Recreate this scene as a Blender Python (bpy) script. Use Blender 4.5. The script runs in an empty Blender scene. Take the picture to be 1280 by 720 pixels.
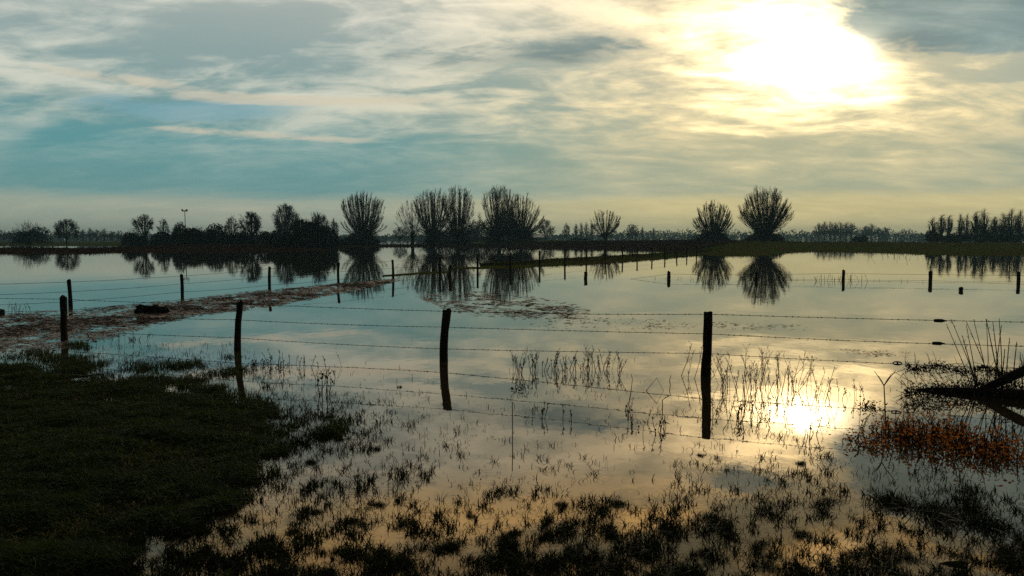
import bpy, math, random
import numpy as np
from mathutils import Vector

random.seed(7)
rng = np.random.default_rng(7)
R = math.radians
scene = bpy.context.scene
COL = scene.collection

# ------------------------------------------------------------------ camera
H = 2.1                      # eye height above the flood water
F = 996.0                    # focal length in photo pixels (1280 wide)
PITCH = math.atan(63.5 / F)  # horizon on photo row 296.5
cam_d = bpy.data.cameras.new('camera')
cam_d.sensor_width = 36.0
cam_d.lens = F / 1280 * 36
cam_d.clip_start = 0.05
cam_d.clip_end = 6000
cam = bpy.data.objects.new('camera', cam_d)
COL.objects.link(cam)
cam.location = (0, 0, H)
cam.rotation_euler = (math.pi / 2 - PITCH, 0, 0)
scene.camera = cam
cp, sp = math.cos(PITCH), math.sin(PITCH)


def ray(px, py):
    a, b = (px - 640) / F, (360 - py) / F
    return Vector((a, cp + b * sp, -sp + b * cp))


def at(px, py, d):           # point of the line of sight at distance d along the ground
    r = ray(px, py)
    return Vector((0, 0, H)) + r * (d / r.y)


def gnd(px, py, z=0.0):      # point of the line of sight at height z
    r = ray(px, py)
    return Vector((0, 0, H)) + r * ((z - H) / r.z)


def to_px(x, y, z):          # arrays allowed
    zz = z - H
    dep = y * cp - zz * sp
    up = y * sp + zz * cp
    return 640 + F * x / dep, 360 - F * up / dep


# ------------------------------------------------------------------ materials
def new_mat(name, col, rough=0.8, col2=None, scale=3.0, spec=0.3, translucent=0.0, bump=0.0, stretch=None):
    m = bpy.data.materials.new(name)
    m.use_nodes = True
    nt = m.node_tree
    b = nt.nodes['Principled BSDF']
    b.inputs['Roughness'].default_value = rough
    b.inputs['Specular IOR Level'].default_value = spec
    b.inputs['Base Color'].default_value = (*col, 1)
    if col2 is not None:
        g = nt.nodes.new('ShaderNodeNewGeometry')
        vec = g.outputs['Position']
        if stretch:
            mp = nt.nodes.new('ShaderNodeMapping')
            mp.inputs['Scale'].default_value = stretch
            nt.links.new(vec, mp.inputs['Vector'])
            vec = mp.outputs['Vector']
        n = nt.nodes.new('ShaderNodeTexNoise')
        n.inputs['Scale'].default_value = scale
        n.inputs['Detail'].default_value = 5
        n.inputs['Roughness'].default_value = 0.65
        nt.links.new(vec, n.inputs['Vector'])
        cr = nt.nodes.new('ShaderNodeValToRGB')
        cr.color_ramp.elements[0].position = 0.36
        cr.color_ramp.elements[1].position = 0.66
        cr.color_ramp.elements[0].color = (*col, 1)
        cr.color_ramp.elements[1].color = (*col2, 1)
        nt.links.new(n.outputs['Fac'], cr.inputs['Fac'])
        nt.links.new(cr.outputs['Color'], b.inputs['Base Color'])
        if bump:
            bp = nt.nodes.new('ShaderNodeBump')
            bp.inputs['Strength'].default_value = bump
            bp.inputs['Distance'].default_value = 0.02
            nt.links.new(n.outputs['Fac'], bp.inputs['Height'])
            nt.links.new(bp.outputs['Normal'], b.inputs['Normal'])
    if translucent:
        t = nt.nodes.new('ShaderNodeBsdfTranslucent')
        t.inputs['Color'].default_value = (*(col2 or col), 1)
        mx = nt.nodes.new('ShaderNodeMixShader')
        mx.inputs['Fac'].default_value = translucent
        nt.links.new(b.outputs[0], mx.inputs[1])
        nt.links.new(t.outputs[0], mx.inputs[2])
        nt.links.new(mx.outputs[0], nt.nodes['Material Output'].inputs['Surface'])
    return m


M = {}
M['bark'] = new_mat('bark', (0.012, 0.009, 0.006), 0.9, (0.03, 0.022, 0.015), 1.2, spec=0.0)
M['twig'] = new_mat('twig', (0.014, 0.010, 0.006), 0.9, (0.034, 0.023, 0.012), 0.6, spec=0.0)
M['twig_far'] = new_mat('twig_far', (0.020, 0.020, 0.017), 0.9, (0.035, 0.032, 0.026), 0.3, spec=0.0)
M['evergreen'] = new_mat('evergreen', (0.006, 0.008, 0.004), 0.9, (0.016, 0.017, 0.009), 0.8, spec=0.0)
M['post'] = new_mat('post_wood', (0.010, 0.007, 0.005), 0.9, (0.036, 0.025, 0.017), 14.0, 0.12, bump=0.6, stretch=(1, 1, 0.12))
M['wire'] = new_mat('wire_metal', (0.012, 0.010, 0.009), 0.8, (0.03, 0.022, 0.017), 20.0, spec=0.15)
M['plastic'] = new_mat('black_plastic', (0.008, 0.008, 0.008), 0.5, spec=0.3)
M['mud'] = new_mat('mud', (0.007, 0.006, 0.003), 0.9, (0.018, 0.013, 0.007), 3.5, 0.0, bump=0.6)
M['bank'] = new_mat('bank_turf', (0.070, 0.105, 0.012), 0.95, (0.100, 0.066, 0.020), 0.09, spec=0.0)
M['meadow'] = new_mat('meadow_turf', (0.050, 0.075, 0.012), 0.95, (0.085, 0.085, 0.022), 0.03, spec=0.0)
M['redbank'] = new_mat('reed_bank_turf', (0.022, 0.009, 0.004), 0.95, (0.050, 0.021, 0.009), 0.12, spec=0.0)
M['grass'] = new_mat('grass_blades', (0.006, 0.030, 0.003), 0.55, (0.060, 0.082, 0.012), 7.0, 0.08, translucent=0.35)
M['straw'] = new_mat('straw', (0.10, 0.075, 0.03), 0.8, (0.26, 0.19, 0.085), 5.0, 0.05, translucent=0.3)
M['grass_wet'] = new_mat('flooded_grass_blades', (0.005, 0.014, 0.003), 0.6, (0.030, 0.036, 0.008), 1.9, 0.02, translucent=0.15)
M['bank_blades'] = new_mat('bank_blades', (0.016, 0.010, 0.004), 0.95, (0.040, 0.017, 0.007), 0.15, spec=0.0)
M['green_blades'] = new_mat('green_bank_blades', (0.075, 0.110, 0.014), 0.95, (0.085, 0.065, 0.018), 0.15, spec=0.0)
M['litter'] = new_mat('reed_litter', (0.014, 0.006, 0.003), 0.9, (0.06, 0.028, 0.015), 5.0, spec=0.1)
M['litter_pale'] = new_mat('reed_litter_pale', (0.34, 0.19, 0.125), 0.5, (0.56, 0.38, 0.27), 1.6, spec=0.3)
M['reed'] = new_mat('dry_reed', (0.014, 0.008, 0.004), 0.85, (0.055, 0.030, 0.012), 6.0, spec=0.1, translucent=0.1)
M['rust'] = new_mat('rusty_leaves', (0.20, 0.042, 0.007), 0.8, (0.75, 0.25, 0.035), 7.0, spec=0.1, translucent=0.4)
M['darkleaf'] = new_mat('dark_leaves', (0.006, 0.006, 0.003), 0.8, (0.020, 0.016, 0.006), 8.0, spec=0.1, translucent=0.06)
M['wall'] = new_mat('shed_wall', (0.06, 0.075, 0.095), 0.8, (0.09, 0.10, 0.12), 0.5)
M['roof'] = new_mat('shed_roof', (0.42, 0.44, 0.46), 0.35, (0.5, 0.52, 0.55), 0.5, spec=0.5)
M['steel'] = new_mat('steel', (0.12, 0.12, 0.12), 0.6, (0.16, 0.16, 0.16), 2.0)


# ------------------------------------------------------------------ mesh builder
class MB:
    def __init__(s):
        s.v, s.f = [], []

    def tube(s, pts, rads, n=3, cap=False):
        pts = [Vector(p) for p in pts]
        base = len(s.v)
        k = len(pts)
        for i, p in enumerate(pts):
            t = (pts[min(i + 1, k - 1)] - pts[max(i - 1, 0)])
            if t.length < 1e-9:
                t = Vector((0, 0, 1))
            t.normalize()
            ref = Vector((1, 0, 0)) if abs(t.x) < 0.8 else Vector((0, 1, 0))
            a = t.cross(ref).normalized()
            b = t.cross(a)
            r = rads[i]
            for j in range(n):
                an = 2 * math.pi * j / n
                q = p + a * (r * math.cos(an)) + b * (r * math.sin(an))
                s.v.append((q.x, q.y, q.z))
        for i in range(k - 1):
            for j in range(n):
                a0 = base + i * n + j
                a1 = base + i * n + (j + 1) % n
                s.f.append((a0, a1, a1 + n, a0 + n))
        if cap:
            s.f.append(tuple(base + j for j in range(n)))
            s.f.append(tuple(base + (k - 1) * n + j for j in reversed(range(n))))

    def quad(s, c, u, w):
        b = len(s.v)
        for p in (c - u - w, c + u - w, c + u + w, c - u + w):
            s.v.append((p.x, p.y, p.z))
        s.f.append((b, b + 1, b + 2, b + 3))

    def leaf(s, c, u, w):            # pointed four-corner leaf
        b = len(s.v)
        for p in (c - u, c + w, c + u, c - w):
            s.v.append((p.x, p.y, p.z))
        s.f.append((b, b + 1, b + 2, b + 3))

    def box(s, lo, hi):
        b = len(s.v)
        for z in (lo[2], hi[2]):
            for x, y in ((lo[0], lo[1]), (hi[0], lo[1]), (hi[0], hi[1]), (lo[0], hi[1])):
                s.v.append((x, y, z))
        for q in ((0, 3, 2, 1), (4, 5, 6, 7), (0, 1, 5, 4), (1, 2, 6, 5), (2, 3, 7, 6), (3, 0, 4, 7)):
            s.f.append(tuple(b + i for i in q))

    def build(s, name, mat, parent=None, smooth=False, loc=None):
        me = bpy.data.meshes.new(name)
        v = np.array(s.v, dtype=np.float64)
        off = None
        if parent is not None:
            off = np.array(parent.location)
        elif loc is not None:
            off = np.array(loc)
        if off is not None:
            v = v - off
        me.from_pydata(v.tolist(), [], s.f)
        me.materials.append(mat)
        if smooth:
            me.polygons.foreach_set('use_smooth', [True] * len(me.polygons))
        o = bpy.data.objects.new(name, me)
        COL.objects.link(o)
        if parent is not None:
            o.parent = parent
        elif loc is not None:
            o.location = loc
        return o


def arr_mesh(name, verts, quads, mat, tris=None):
    me = bpy.data.meshes.new(name)
    nv = len(verts)
    nq = len(quads) if quads is not None else 0
    ntr = len(tris) if tris is not None else 0
    me.vertices.add(nv)
    me.vertices.foreach_set('co', np.asarray(verts, dtype=np.float32).ravel())
    loops, starts, tot = [], [], []
    s0 = 0
    if nq:
        loops.append(np.asarray(quads, dtype=np.int32).ravel())
        starts.append(np.arange(nq, dtype=np.int32) * 4)
        tot.append(np.full(nq, 4, dtype=np.int32))
        s0 = nq * 4
    if ntr:
        loops.append(np.asarray(tris, dtype=np.int32).ravel())
        starts.append(s0 + np.arange(ntr, dtype=np.int32) * 3)
        tot.append(np.full(ntr, 3, dtype=np.int32))
    loops = np.concatenate(loops)
    me.loops.add(len(loops))
    me.loops.foreach_set('vertex_index', loops)
    me.polygons.add(nq + ntr)
    me.polygons.foreach_set('loop_start', np.concatenate(starts))
    me.polygons.foreach_set('loop_total', np.concatenate(tot))
    me.materials.append(mat)
    me.update(calc_edges=True)
    o = bpy.data.objects.new(name, me)
    COL.objects.link(o)
    return o


def tag(o, label, cat, group=None, kind=None):
    if label:
        o['label'] = label
    if cat:
        o['category'] = cat
    if group:
        o['group'] = group
    if kind:
        o['kind'] = kind
    return o


def empty(name, loc):
    o = bpy.data.objects.new(name, None)
    o.empty_display_size = 0.3
    COL.objects.link(o)
    o.location = loc
    return o


def copy_tree(o, parent=None):
    c = o.copy()
    COL.objects.link(c)
    if parent is not None:
        c.parent = parent
    for ch in list(o.children):
        copy_tree(ch, c)
    return c


def blades(name, pos, height, width, lean, mat, parts=1):
    """many bent grass blades: pos (n,3), height (n,), width (n,), lean (n,)"""
    n = len(pos)
    ph = rng.uniform(0, 2 * math.pi, n)
    fa = rng.uniform(0, 2 * math.pi, n)
    d = np.stack([np.cos(ph), np.sin(ph), np.zeros(n)], 1)
    w = np.stack([np.cos(fa), np.sin(fa), np.zeros(n)], 1) * (width * 0.5)[:, None]
    up = np.zeros((n, 3))
    up[:, 2] = height
    mid = pos + up * 0.55 + d * (lean * height * 0.30)[:, None]
    tip = pos + up * np.clip(1 - lean * 0.35, 0.2, 1)[:, None] + d * (lean * height)[:, None]
    v = np.stack([pos - w, pos + w, mid + w * 0.8, mid - w * 0.8, tip], 1).reshape(-1, 3)
    b = np.arange(n)[:, None] * 5
    q = b + np.array([[0, 1, 2, 3]])
    t = b + np.array([[3, 2, 4]])
    return arr_mesh(name, v, q, mat, t)


# cheap smooth value noise for layouts
_tab = rng.random((64, 64))


def vnoise(x, y):
    xi, yi = np.floor(x).astype(int), np.floor(y).astype(int)
    fx, fy = x - xi, y - yi
    fx, fy = fx * fx * (3 - 2 * fx), fy * fy * (3 - 2 * fy)
    a = _tab[xi % 64, yi % 64]
    b = _tab[(xi + 1) % 64, yi % 64]
    c = _tab[xi % 64, (yi + 1) % 64]
    d = _tab[(xi + 1) % 64, (yi + 1) % 64]
    return (a * (1 - fx) + b * fx) * (1 - fy) + (c * (1 - fx) + d * fx) * fy


def fbm(x, y):
    return (vnoise(x, y) * 0.5 + vnoise(x * 2.1 + 7, y * 2.1 + 3) * 0.28 + vnoise(x * 4.3 + 1, y * 4.3 + 9) * 0.15
            + vnoise(x * 9.1 + 5, y * 9.1 + 2) * 0.07)


def sstep(a, b, x):
    t = np.clip((x - a) / (b - a), 0, 1)
    return t * t * (3 - 2 * t)


# ------------------------------------------------------------------ shore of the near bank (photo rows -> ground)
# right-hand limit of the turf as a function of the row, and its far limit as a function of the column
ROW = [430, 456, 480, 500, 530, 560, 590, 620, 650, 685, 720, 900]
LIM = [295, 295, 300, 320, 400, 385, 345, 300, 215, 165, 140, 60]
FCOL = [-400, 0, 40, 75, 130, 190, 240, 290, 340, 400]
FROW = [425, 437, 440, 447, 449, 456, 459, 458, 490, 520]


def turf(px, py):
    """positive inside the dense grass bank (in photo pixels at the ground)"""
    a = np.interp(py, ROW, LIM) - px
    b = (py - np.interp(px, FCOL, FROW)) * 2.2
    return np.minimum(a, b)


def ground_h(x, y):
    yy = np.maximum(y, 1.5)
    px, py = to_px(x, yy, 0.0 * x)
    py = np.clip(py, 297, 1500)
    t = turf(px, py)
    nz = fbm(x * 1.3, y * 1.3) - 0.5
    n2 = fbm(x * 3.1 + 4, y * 3.1 + 6) - 0.5
    h = -0.10 + 0.105 * sstep(-30, 70, t + nz * 120) + 0.09 * sstep(60, 330, t + nz * 120) + 0.07 * n2
    edge = sstep(655, 770, py + (fbm(x * 2.2 + 9, y * 2.2) - 0.5) * 200)
    h = np.maximum(h, -0.11 + 0.105 * edge + 0.07 * n2)
    near = sstep(22, 15, y) * sstep(-22, -16, x) * sstep(14, 9, x)
    h = h * near + (-0.45) * (1 - near)
    h = np.where(y < 3.5, np.maximum(h, 0.06 + 0.03 * nz), h)
    return h


xs = np.concatenate([-np.geomspace(2000, 19, 26), np.arange(-18, 11.01, 0.09), np.geomspace(12, 2000, 26)])
ys = np.concatenate([-np.geomspace(300, 2, 10), np.arange(-1, 3.4, 0.35), np.arange(3.4, 23, 0.09), np.geomspace(24, 2000, 30)])
gx, gy = np.meshgrid(xs, ys, indexing='ij')
gh = ground_h(gx.ravel(), gy.ravel())
gv = np.stack([gx.ravel(), gy.ravel(), gh], 1)
nx, ny = len(xs), len(ys)
ii, jj = np.meshgrid(np.arange(nx - 1), np.arange(ny - 1), indexing='ij')
b0 = (ii * ny + jj).ravel()
gq = np.stack([b0, b0 + ny, b0 + ny + 1, b0 + 1], 1)
ground = arr_mesh('ground', gv, gq, M['mud'])
ground.data.polygons.foreach_set('use_smooth', [True] * len(ground.data.polygons))
ground['kind'] = 'structure'

# ------------------------------------------------------------------ water
wm = bpy.data.materials.new('flood_water')
wm.use_nodes = True
nt = wm.node_tree
b = nt.nodes['Principled BSDF']
b.inputs['Base Color'].default_value = (0.050, 0.034, 0.014, 1)
b.inputs['Roughness'].default_value = 0.015
b.inputs['IOR'].default_value = 2.1
b.inputs['Specular Tint'].default_value = (1.0, 0.70, 0.34, 1)
g = nt.nodes.new('ShaderNodeNewGeometry')


def wnoise(scale, dist, stretch, prev=None):
    mp = nt.nodes.new('ShaderNodeMapping')
    mp.inputs['Scale'].default_value = stretch
    nt.links.new(g.outputs['Position'], mp.inputs['Vector'])
    n = nt.nodes.new('ShaderNodeTexNoise')
    n.inputs['Scale'].default_value = scale
    n.inputs['Detail'].default_value = 3
    nt.links.new(mp.outputs['Vector'], n.inputs['Vector'])
    bp = nt.nodes.new('ShaderNodeBump')
    bp.inputs['Strength'].default_value = 1.0
    bp.inputs['Distance'].default_value = dist
    nt.links.new(n.outputs['Fac'], bp.inputs['Height'])
    if prev is not None:
        nt.links.new(prev.outputs['Normal'], bp.inputs['Normal'])
    return bp


b1 = wnoise(0.5, 0.004, (1.0, 0.5, 1))
b2 = wnoise(3.0, 0.0011, (1.0, 0.6, 1), b1)
nt.links.new(b2.outputs['Normal'], b.inputs['Normal'])
wb = MB()
wb.v = [(-2000, -300, 0), (2000, -300, 0), (2000, 2000, 0), (-2000, 2000, 0)]
wb.f = [(0, 1, 2, 3)]
water = wb.build('water', wm)
water['kind'] = 'structure'

# ------------------------------------------------------------------ far banks, built from their water lines
BANK_BLADES = {'bank': [], 'red': [], 'green': []}


def bank(name, rows, mat, step=6, blade=None, bh=0.45, per=1.0, rough=0.12):
    """rows: (column, row of the near water line, distance of the crest beyond it, row of the crest, depth of the back slope)"""
    rows = sorted(rows)
    cx = [r[0] for r in rows]
    cols = np.arange(cx[0], cx[-1] + 0.1, step)
    v, quads = [], []
    K = 9
    crest = []
    for c in cols:
        yw, wd, yt, bd = [float(np.interp(c, cx, [r[k] for r in rows])) for k in (1, 2, 3, 4)]
        yw += random.uniform(-1, 1) * 0.22 * min(1, 400 / step / 60)
        p0 = gnd(c, yw)
        p1 = at(c, yt, p0.y + wd)
        p1.z += random.uniform(-1, 1) * rough * 0.5
        z1 = p1.z
        prof = [(-0.6, -0.35), (0.0, 0.0), (0.12, 0.30), (0.35, 0.55), (0.65, 0.82), (1.0, 1.0)]
        line = []
        for s, q in prof:
            y = p0.y + s * wd
            z = q * z1 if q >= 0 else -0.35
            line.append((y, z + (random.uniform(-1, 1) * rough * 0.35 if 0 < q < 1 else 0)))
        yb = p0.y + wd
        line += [(yb + bd * 0.6, z1 * 0.85), (yb + bd * 0.95, 0.05), (yb + bd * 1.05, -0.35)]
        sl = (c - 640) / F
        for y, z in line:
            x = sl * (y * cp + 0.0) if False else (p0.x / p0.y) * y
            v.append((x, y, z))
        crest.append((p0, p1, wd))
    n = len(cols)
    for i in range(n - 1):
        for k in range(K - 1):
            a = i * K + k
            quads.append((a, a + K, a + K + 1, a + 1))
    o = arr_mesh(name, v, quads, mat)
    o.data.polygons.foreach_set('use_smooth', [True] * len(o.data.polygons))
    o['kind'] = 'structure'
    if blade:
        pts = []
        for i in range(n - 1):
            (a0, a1, w), (c0, c1, w2) = crest[i], crest[i + 1]
            for _ in range(int(step * per)):
                u = random.random()
                s = random.random() ** 0.8
                q0 = a0.lerp(c0, u)
                q1 = a1.lerp(c1, u)
                q = q0.lerp(q1, s)
                q.z = q1.z * float(np.interp(s, [0, .12, .35, .65, 1], [0, .3, .55, .82, 1])) - 0.04
                pts.append((q.x, q.y, q.z, bh * random.uniform(0.4, 1.25)))
        BANK_BLADES[blade].append(np.array(pts))
    return o


bank('bank', [(-260, 318.5, 20, 309.8, 14), (0, 317, 20, 309.8, 12), (120, 316.5, 20, 309.8, 12), (170, 315, 24, 308.5, 25), (210, 314, 26, 306, 40),
              (300, 313.2, 28, 304, 40), (400, 312.6, 26, 304.5, 30), (422, 311, 24, 305.5, 20), (440, 307.8, 18, 306, 10)],
     M['redbank'], blade='red', per=4, bh=0.35)
bank('meadow', [(-260, 308, 150, 302.6, 60), (160, 307.8, 150, 302.2, 60), (300, 307, 150, 301.5, 60), (470, 305, 150, 301.5, 40)], M['meadow'], blade=None)
bank('bank', [(415, 308.4, 10, 305.6, 8), (500, 307.8, 10, 305.2, 8), (600, 307.8, 10, 305, 8), (668, 308.2, 12, 304, 12)], M['redbank'], blade='bank', per=5, bh=0.4)
bank('meadow', [(545, 304.9, 90, 300.2, 40), (620, 304.9, 90, 299.6, 60), (700, 305.0, 90, 299.8, 60), (760, 305, 80, 300, 50)], M['meadow'])
bank('bank', [(636, 309.4, 30, 304.4, 20), (700, 309.4, 40, 301.5, 30), (760, 310.3, 45, 300.8, 30), (800, 310.8, 50, 300.3, 30), (860, 312.5, 55, 300.3, 30),
              (905, 314, 60, 300.3, 30), (960, 314, 60, 300.6, 30)],
     M['redbank'], blade='red', per=7, bh=0.55)
bank('bank', [(864, 318.2, 14, 315.6, 8), (885, 318.8, 34, 309.5, 14), (905, 318.9, 52, 304.5, 20), (928, 318.8, 70, 300.6, 30), (955, 317.6, 70, 300.8, 30), (985, 315.2, 70, 302.0, 30), (1010, 314.2, 70, 302.4, 30),
              (1060, 314.6, 70, 302.4, 30), (1110, 315.6, 70, 302.4, 30), (1160, 317.8, 75, 302.8, 30), (1280, 319.3, 80, 303.0, 30), (1560, 321, 80, 303.5, 30)],
     M['bank'], blade='green', per=8, bh=0.35)
# narrow dyke carrying the second fence, and its two low tails
bank('dyke', [(600, 333.6, 3, 330.2, 3), (640, 333.2, 6, 328.8, 4), (686, 332.0, 9, 324.2, 4), (706, 331.0, 9, 322.6, 4), (733, 329.6, 9, 321.4, 4), (778, 326.2, 9, 318.8, 4), (815, 323.2, 9, 316.6, 4),
              (846, 320.6, 9, 315.0, 4), (872, 318.4, 9, 314.0, 4), (892, 316.6, 10, 311, 6)], M['bank'], step=3, blade='bank', per=12, bh=0.22, rough=0.05)
bank('dyke', [(560, 336.0, 1.2, 335.0, 1), (600, 336.2, 1.6, 334.6, 1), (640, 336.0, 1.6, 334.4, 1), (690, 332.4, 1.4, 331.2, 1)], M['bank'], step=3, blade='bank', per=4, bh=0.10, rough=0.02)
bank('dyke', [(478, 346.2, 0.5, 345.3, .6), (520, 343.6, 0.9, 342.3, .8), (545, 342.0, 0.9, 340.8, .8), (566, 340.6, 0.5, 339.9, .5)], M['bank'], step=3, blade='bank', per=4, bh=0.08, rough=0.02)

for key, mat, nm in (('bank', 'bank_blades', 'bank_grass'), ('red', 'bank_blades', 'reed_grass'), ('green', 'green_blades', 'bank_grass')):
    P = np.concatenate(BANK_BLADES[key])
    n = len(P)
    o = blades(nm, P[:, :3], P[:, 3], np.clip(P[:, 1] * 0.0005, 0.02, 0.12), rng.uniform(0.0, 0.7, n), M[mat])
    tag(o, {'bank': 'low dry grass along the narrow dyke and thin middle bank', 'red': 'brown reedy grass covering the far banks left and centre',
            'green': 'olive grass on the wide far bank at the right'}[key], 'grass', kind='stuff')


# ------------------------------------------------------------------ trees
def bez(p0, p1, p2, t):
    return p0 * ((1 - t) ** 2) + p1 * (2 * t * (1 - t)) + p2 * (t * t)


def rvec():
    while True:
        v = Vector((random.uniform(-1, 1), random.uniform(-1, 1), random.uniform(-1, 1)))
        if 0.05 < v.length < 1:
            return v.normalized()


def trunk_mesh(base, h, r0, r1, lean=0.0, n=9, head=0.0):
    mb = MB()
    pts, rad = [], []
    K = 7
    ox = lean * h
    for i in range(K):
        t = i / (K - 1)
        pts.append(base + Vector((ox * t + random.uniform(-1, 1) * r1 * 0.15, random.uniform(-1, 1) * r1 * 0.15, -0.25 + (h + 0.25) * t)))
        r = r0 + (r1 - r0) * t
        if t < 0.2:
            r *= 1.25 - t
        if head and t > 0.7:
            r *= 1 + head * (t - 0.7) / 0.3
        rad.append(r * random.uniform(0.93, 1.07))
    top = pts[-1].copy()
    pts.append(top + Vector((0, 0, r1 * 0.5)))
    rad.append(r1 * 0.45)
    mb.tube(pts, rad, n, cap=True)
    return mb, top


def willow(px, top_y, w_px, d, label, z0=0.2, headf=0.2, whips=80, fan=0.5, drop=0.45, upright=0.5, tipr=1.0, dome=False, spray=11, twigs=11, skirt=60, lean=0.0, group='pollard willows on the far bank', thick=1.0, name='willow_tree', r_tr=0.55):
    tp = at(px, top_y, d)
    base = Vector((tp.x, d, z0))
    h = tp.z - z0
    W = w_px * d / F
    root = tag(empty(name, base), label, 'tree', group)
    hh = h * headf
    tb, head = trunk_mesh(base, hh, r_tr, r_tr * 0.85, lean, 10, 0.5)
    tb.build('trunk', M['bark'], root, smooth=True)
    mb = MB()
    for i in range(whips):
        phi = random.uniform(0, 2 * math.pi)
        s = math.sqrt(random.random())
        o = Vector((math.cos(phi), math.sin(phi), 0))
        st = head + o * (r_tr * 0.8 * s) + Vector((0, 0, random.uniform(-0.3, 0.2)))
        zt = hh + (h - hh) * (1 - drop * s ** 2.3) * random.uniform(0.86, 1.0)
        if random.random() < 0.30:
            zt = hh + (zt - hh) * random.uniform(0.3, 0.8)
            s = min(1, s * 1.15)
        ax = base + Vector((lean * hh, 0, 0))
        tip = ax + o * (s * W / 2 * tipr) + Vector((0, 0, zt))
        tip += Vector((random.uniform(-1, 1), random.uniform(-1, 1), 0)) * W * 0.035
        ctl = ax + o * (s * W / 2 * upright) + Vector((0, 0, hh + (zt - hh) * 0.36))
        if dome:                                # round crown: tips spread over a ball
            th = R(108) * random.random() ** 0.62
            q = random.uniform(0.72, 1.0)
            rv = (h - hh) * 0.52
            tip = ax + o * (W / 2 * math.sin(th) * q) + Vector((0, 0, hh + (h - hh) * 0.47 + rv * math.cos(th) * q))
            tip += Vector((random.uniform(-1, 1), random.uniform(-1, 1), random.uniform(-1, 1))) * W * 0.03
            ctl = st.lerp(tip, 0.5) + o * (0.07 * W * math.sin(th)) - Vector((0, 0, 0.05 * h * math.sin(th)))
        L = (tip - st).length
        r0 = 0.060 * thick * random.uniform(0.6, 1.25)
        K = 6
        pts = []
        for k in range(K + 1):
            p = bez(st, ctl, tip, k / K)
            if 0 < k < K:
                p += Vector((random.uniform(-1, 1), random.uniform(-1, 1), 0)) * L * 0.016
            pts.append(p)
        mb.tube(pts, [r0 * (1 - 0.80 * k / K) for k in range(K + 1)], 3)
        for _ in range(twigs):
            t = random.uniform(0.22, 1.0) ** 0.8
            p = bez(st, ctl, tip, t)
            tan = (bez(st, ctl, tip, min(1, t + 0.05)) - bez(st, ctl, tip, t - 0.05)).normalized()
            dr = (tan + rvec() * 0.42 + Vector((0, 0, 0.12))).normalized()
            l2 = h * random.uniform(0.05, 0.13) * (1.15 - t * 0.5)
            e = p + dr * l2
            m = p.lerp(e, 0.5) + rvec() * l2 * 0.06
            r2 = 0.030 * thick
            mb.tube([p, m, e], [r2, r2 * 0.75, r2 * 0.4], 3)
        for _ in range(spray):                  # feathery end
            dr = ((tip - ctl).normalized() + rvec() * 0.55).normalized()
            p = tip.lerp(ctl, random.uniform(0, 0.35))
            l2 = h * random.uniform(0.03, 0.075)
            r2 = 0.024 * thick
            mb.tube([p, p + dr * l2], [r2, r2 * 0.4], 3)
    for i in range(skirt):                      # short dense shoots round the head
        o = rvec()
        o.z = abs(o.z) * 0.7 - 0.1
        l2 = random.uniform(0.10, 0.28) * h
        p = head + Vector((o.x, o.y, 0)) * r_tr * 0.7 + Vector((0, 0, random.uniform(-0.6, 0.1)))
        e = p + Vector((o.x * 1.1, o.y * 1.1, o.z + 0.35)).normalized() * l2
        mb.tube([p, p.lerp(e, 0.5) + rvec() * 0.1, e], [0.06 * thick, 0.045 * thick, 0.02], 3)
        for _ in range(3):
            q = p.lerp(e, random.uniform(0.3, 1))
            mb.tube([q, q + (e - p).normalized() * l2 * 0.35 + rvec() * l2 * 0.25], [0.035 * thick, 0.015], 3)
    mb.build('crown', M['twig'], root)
    return root


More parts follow.
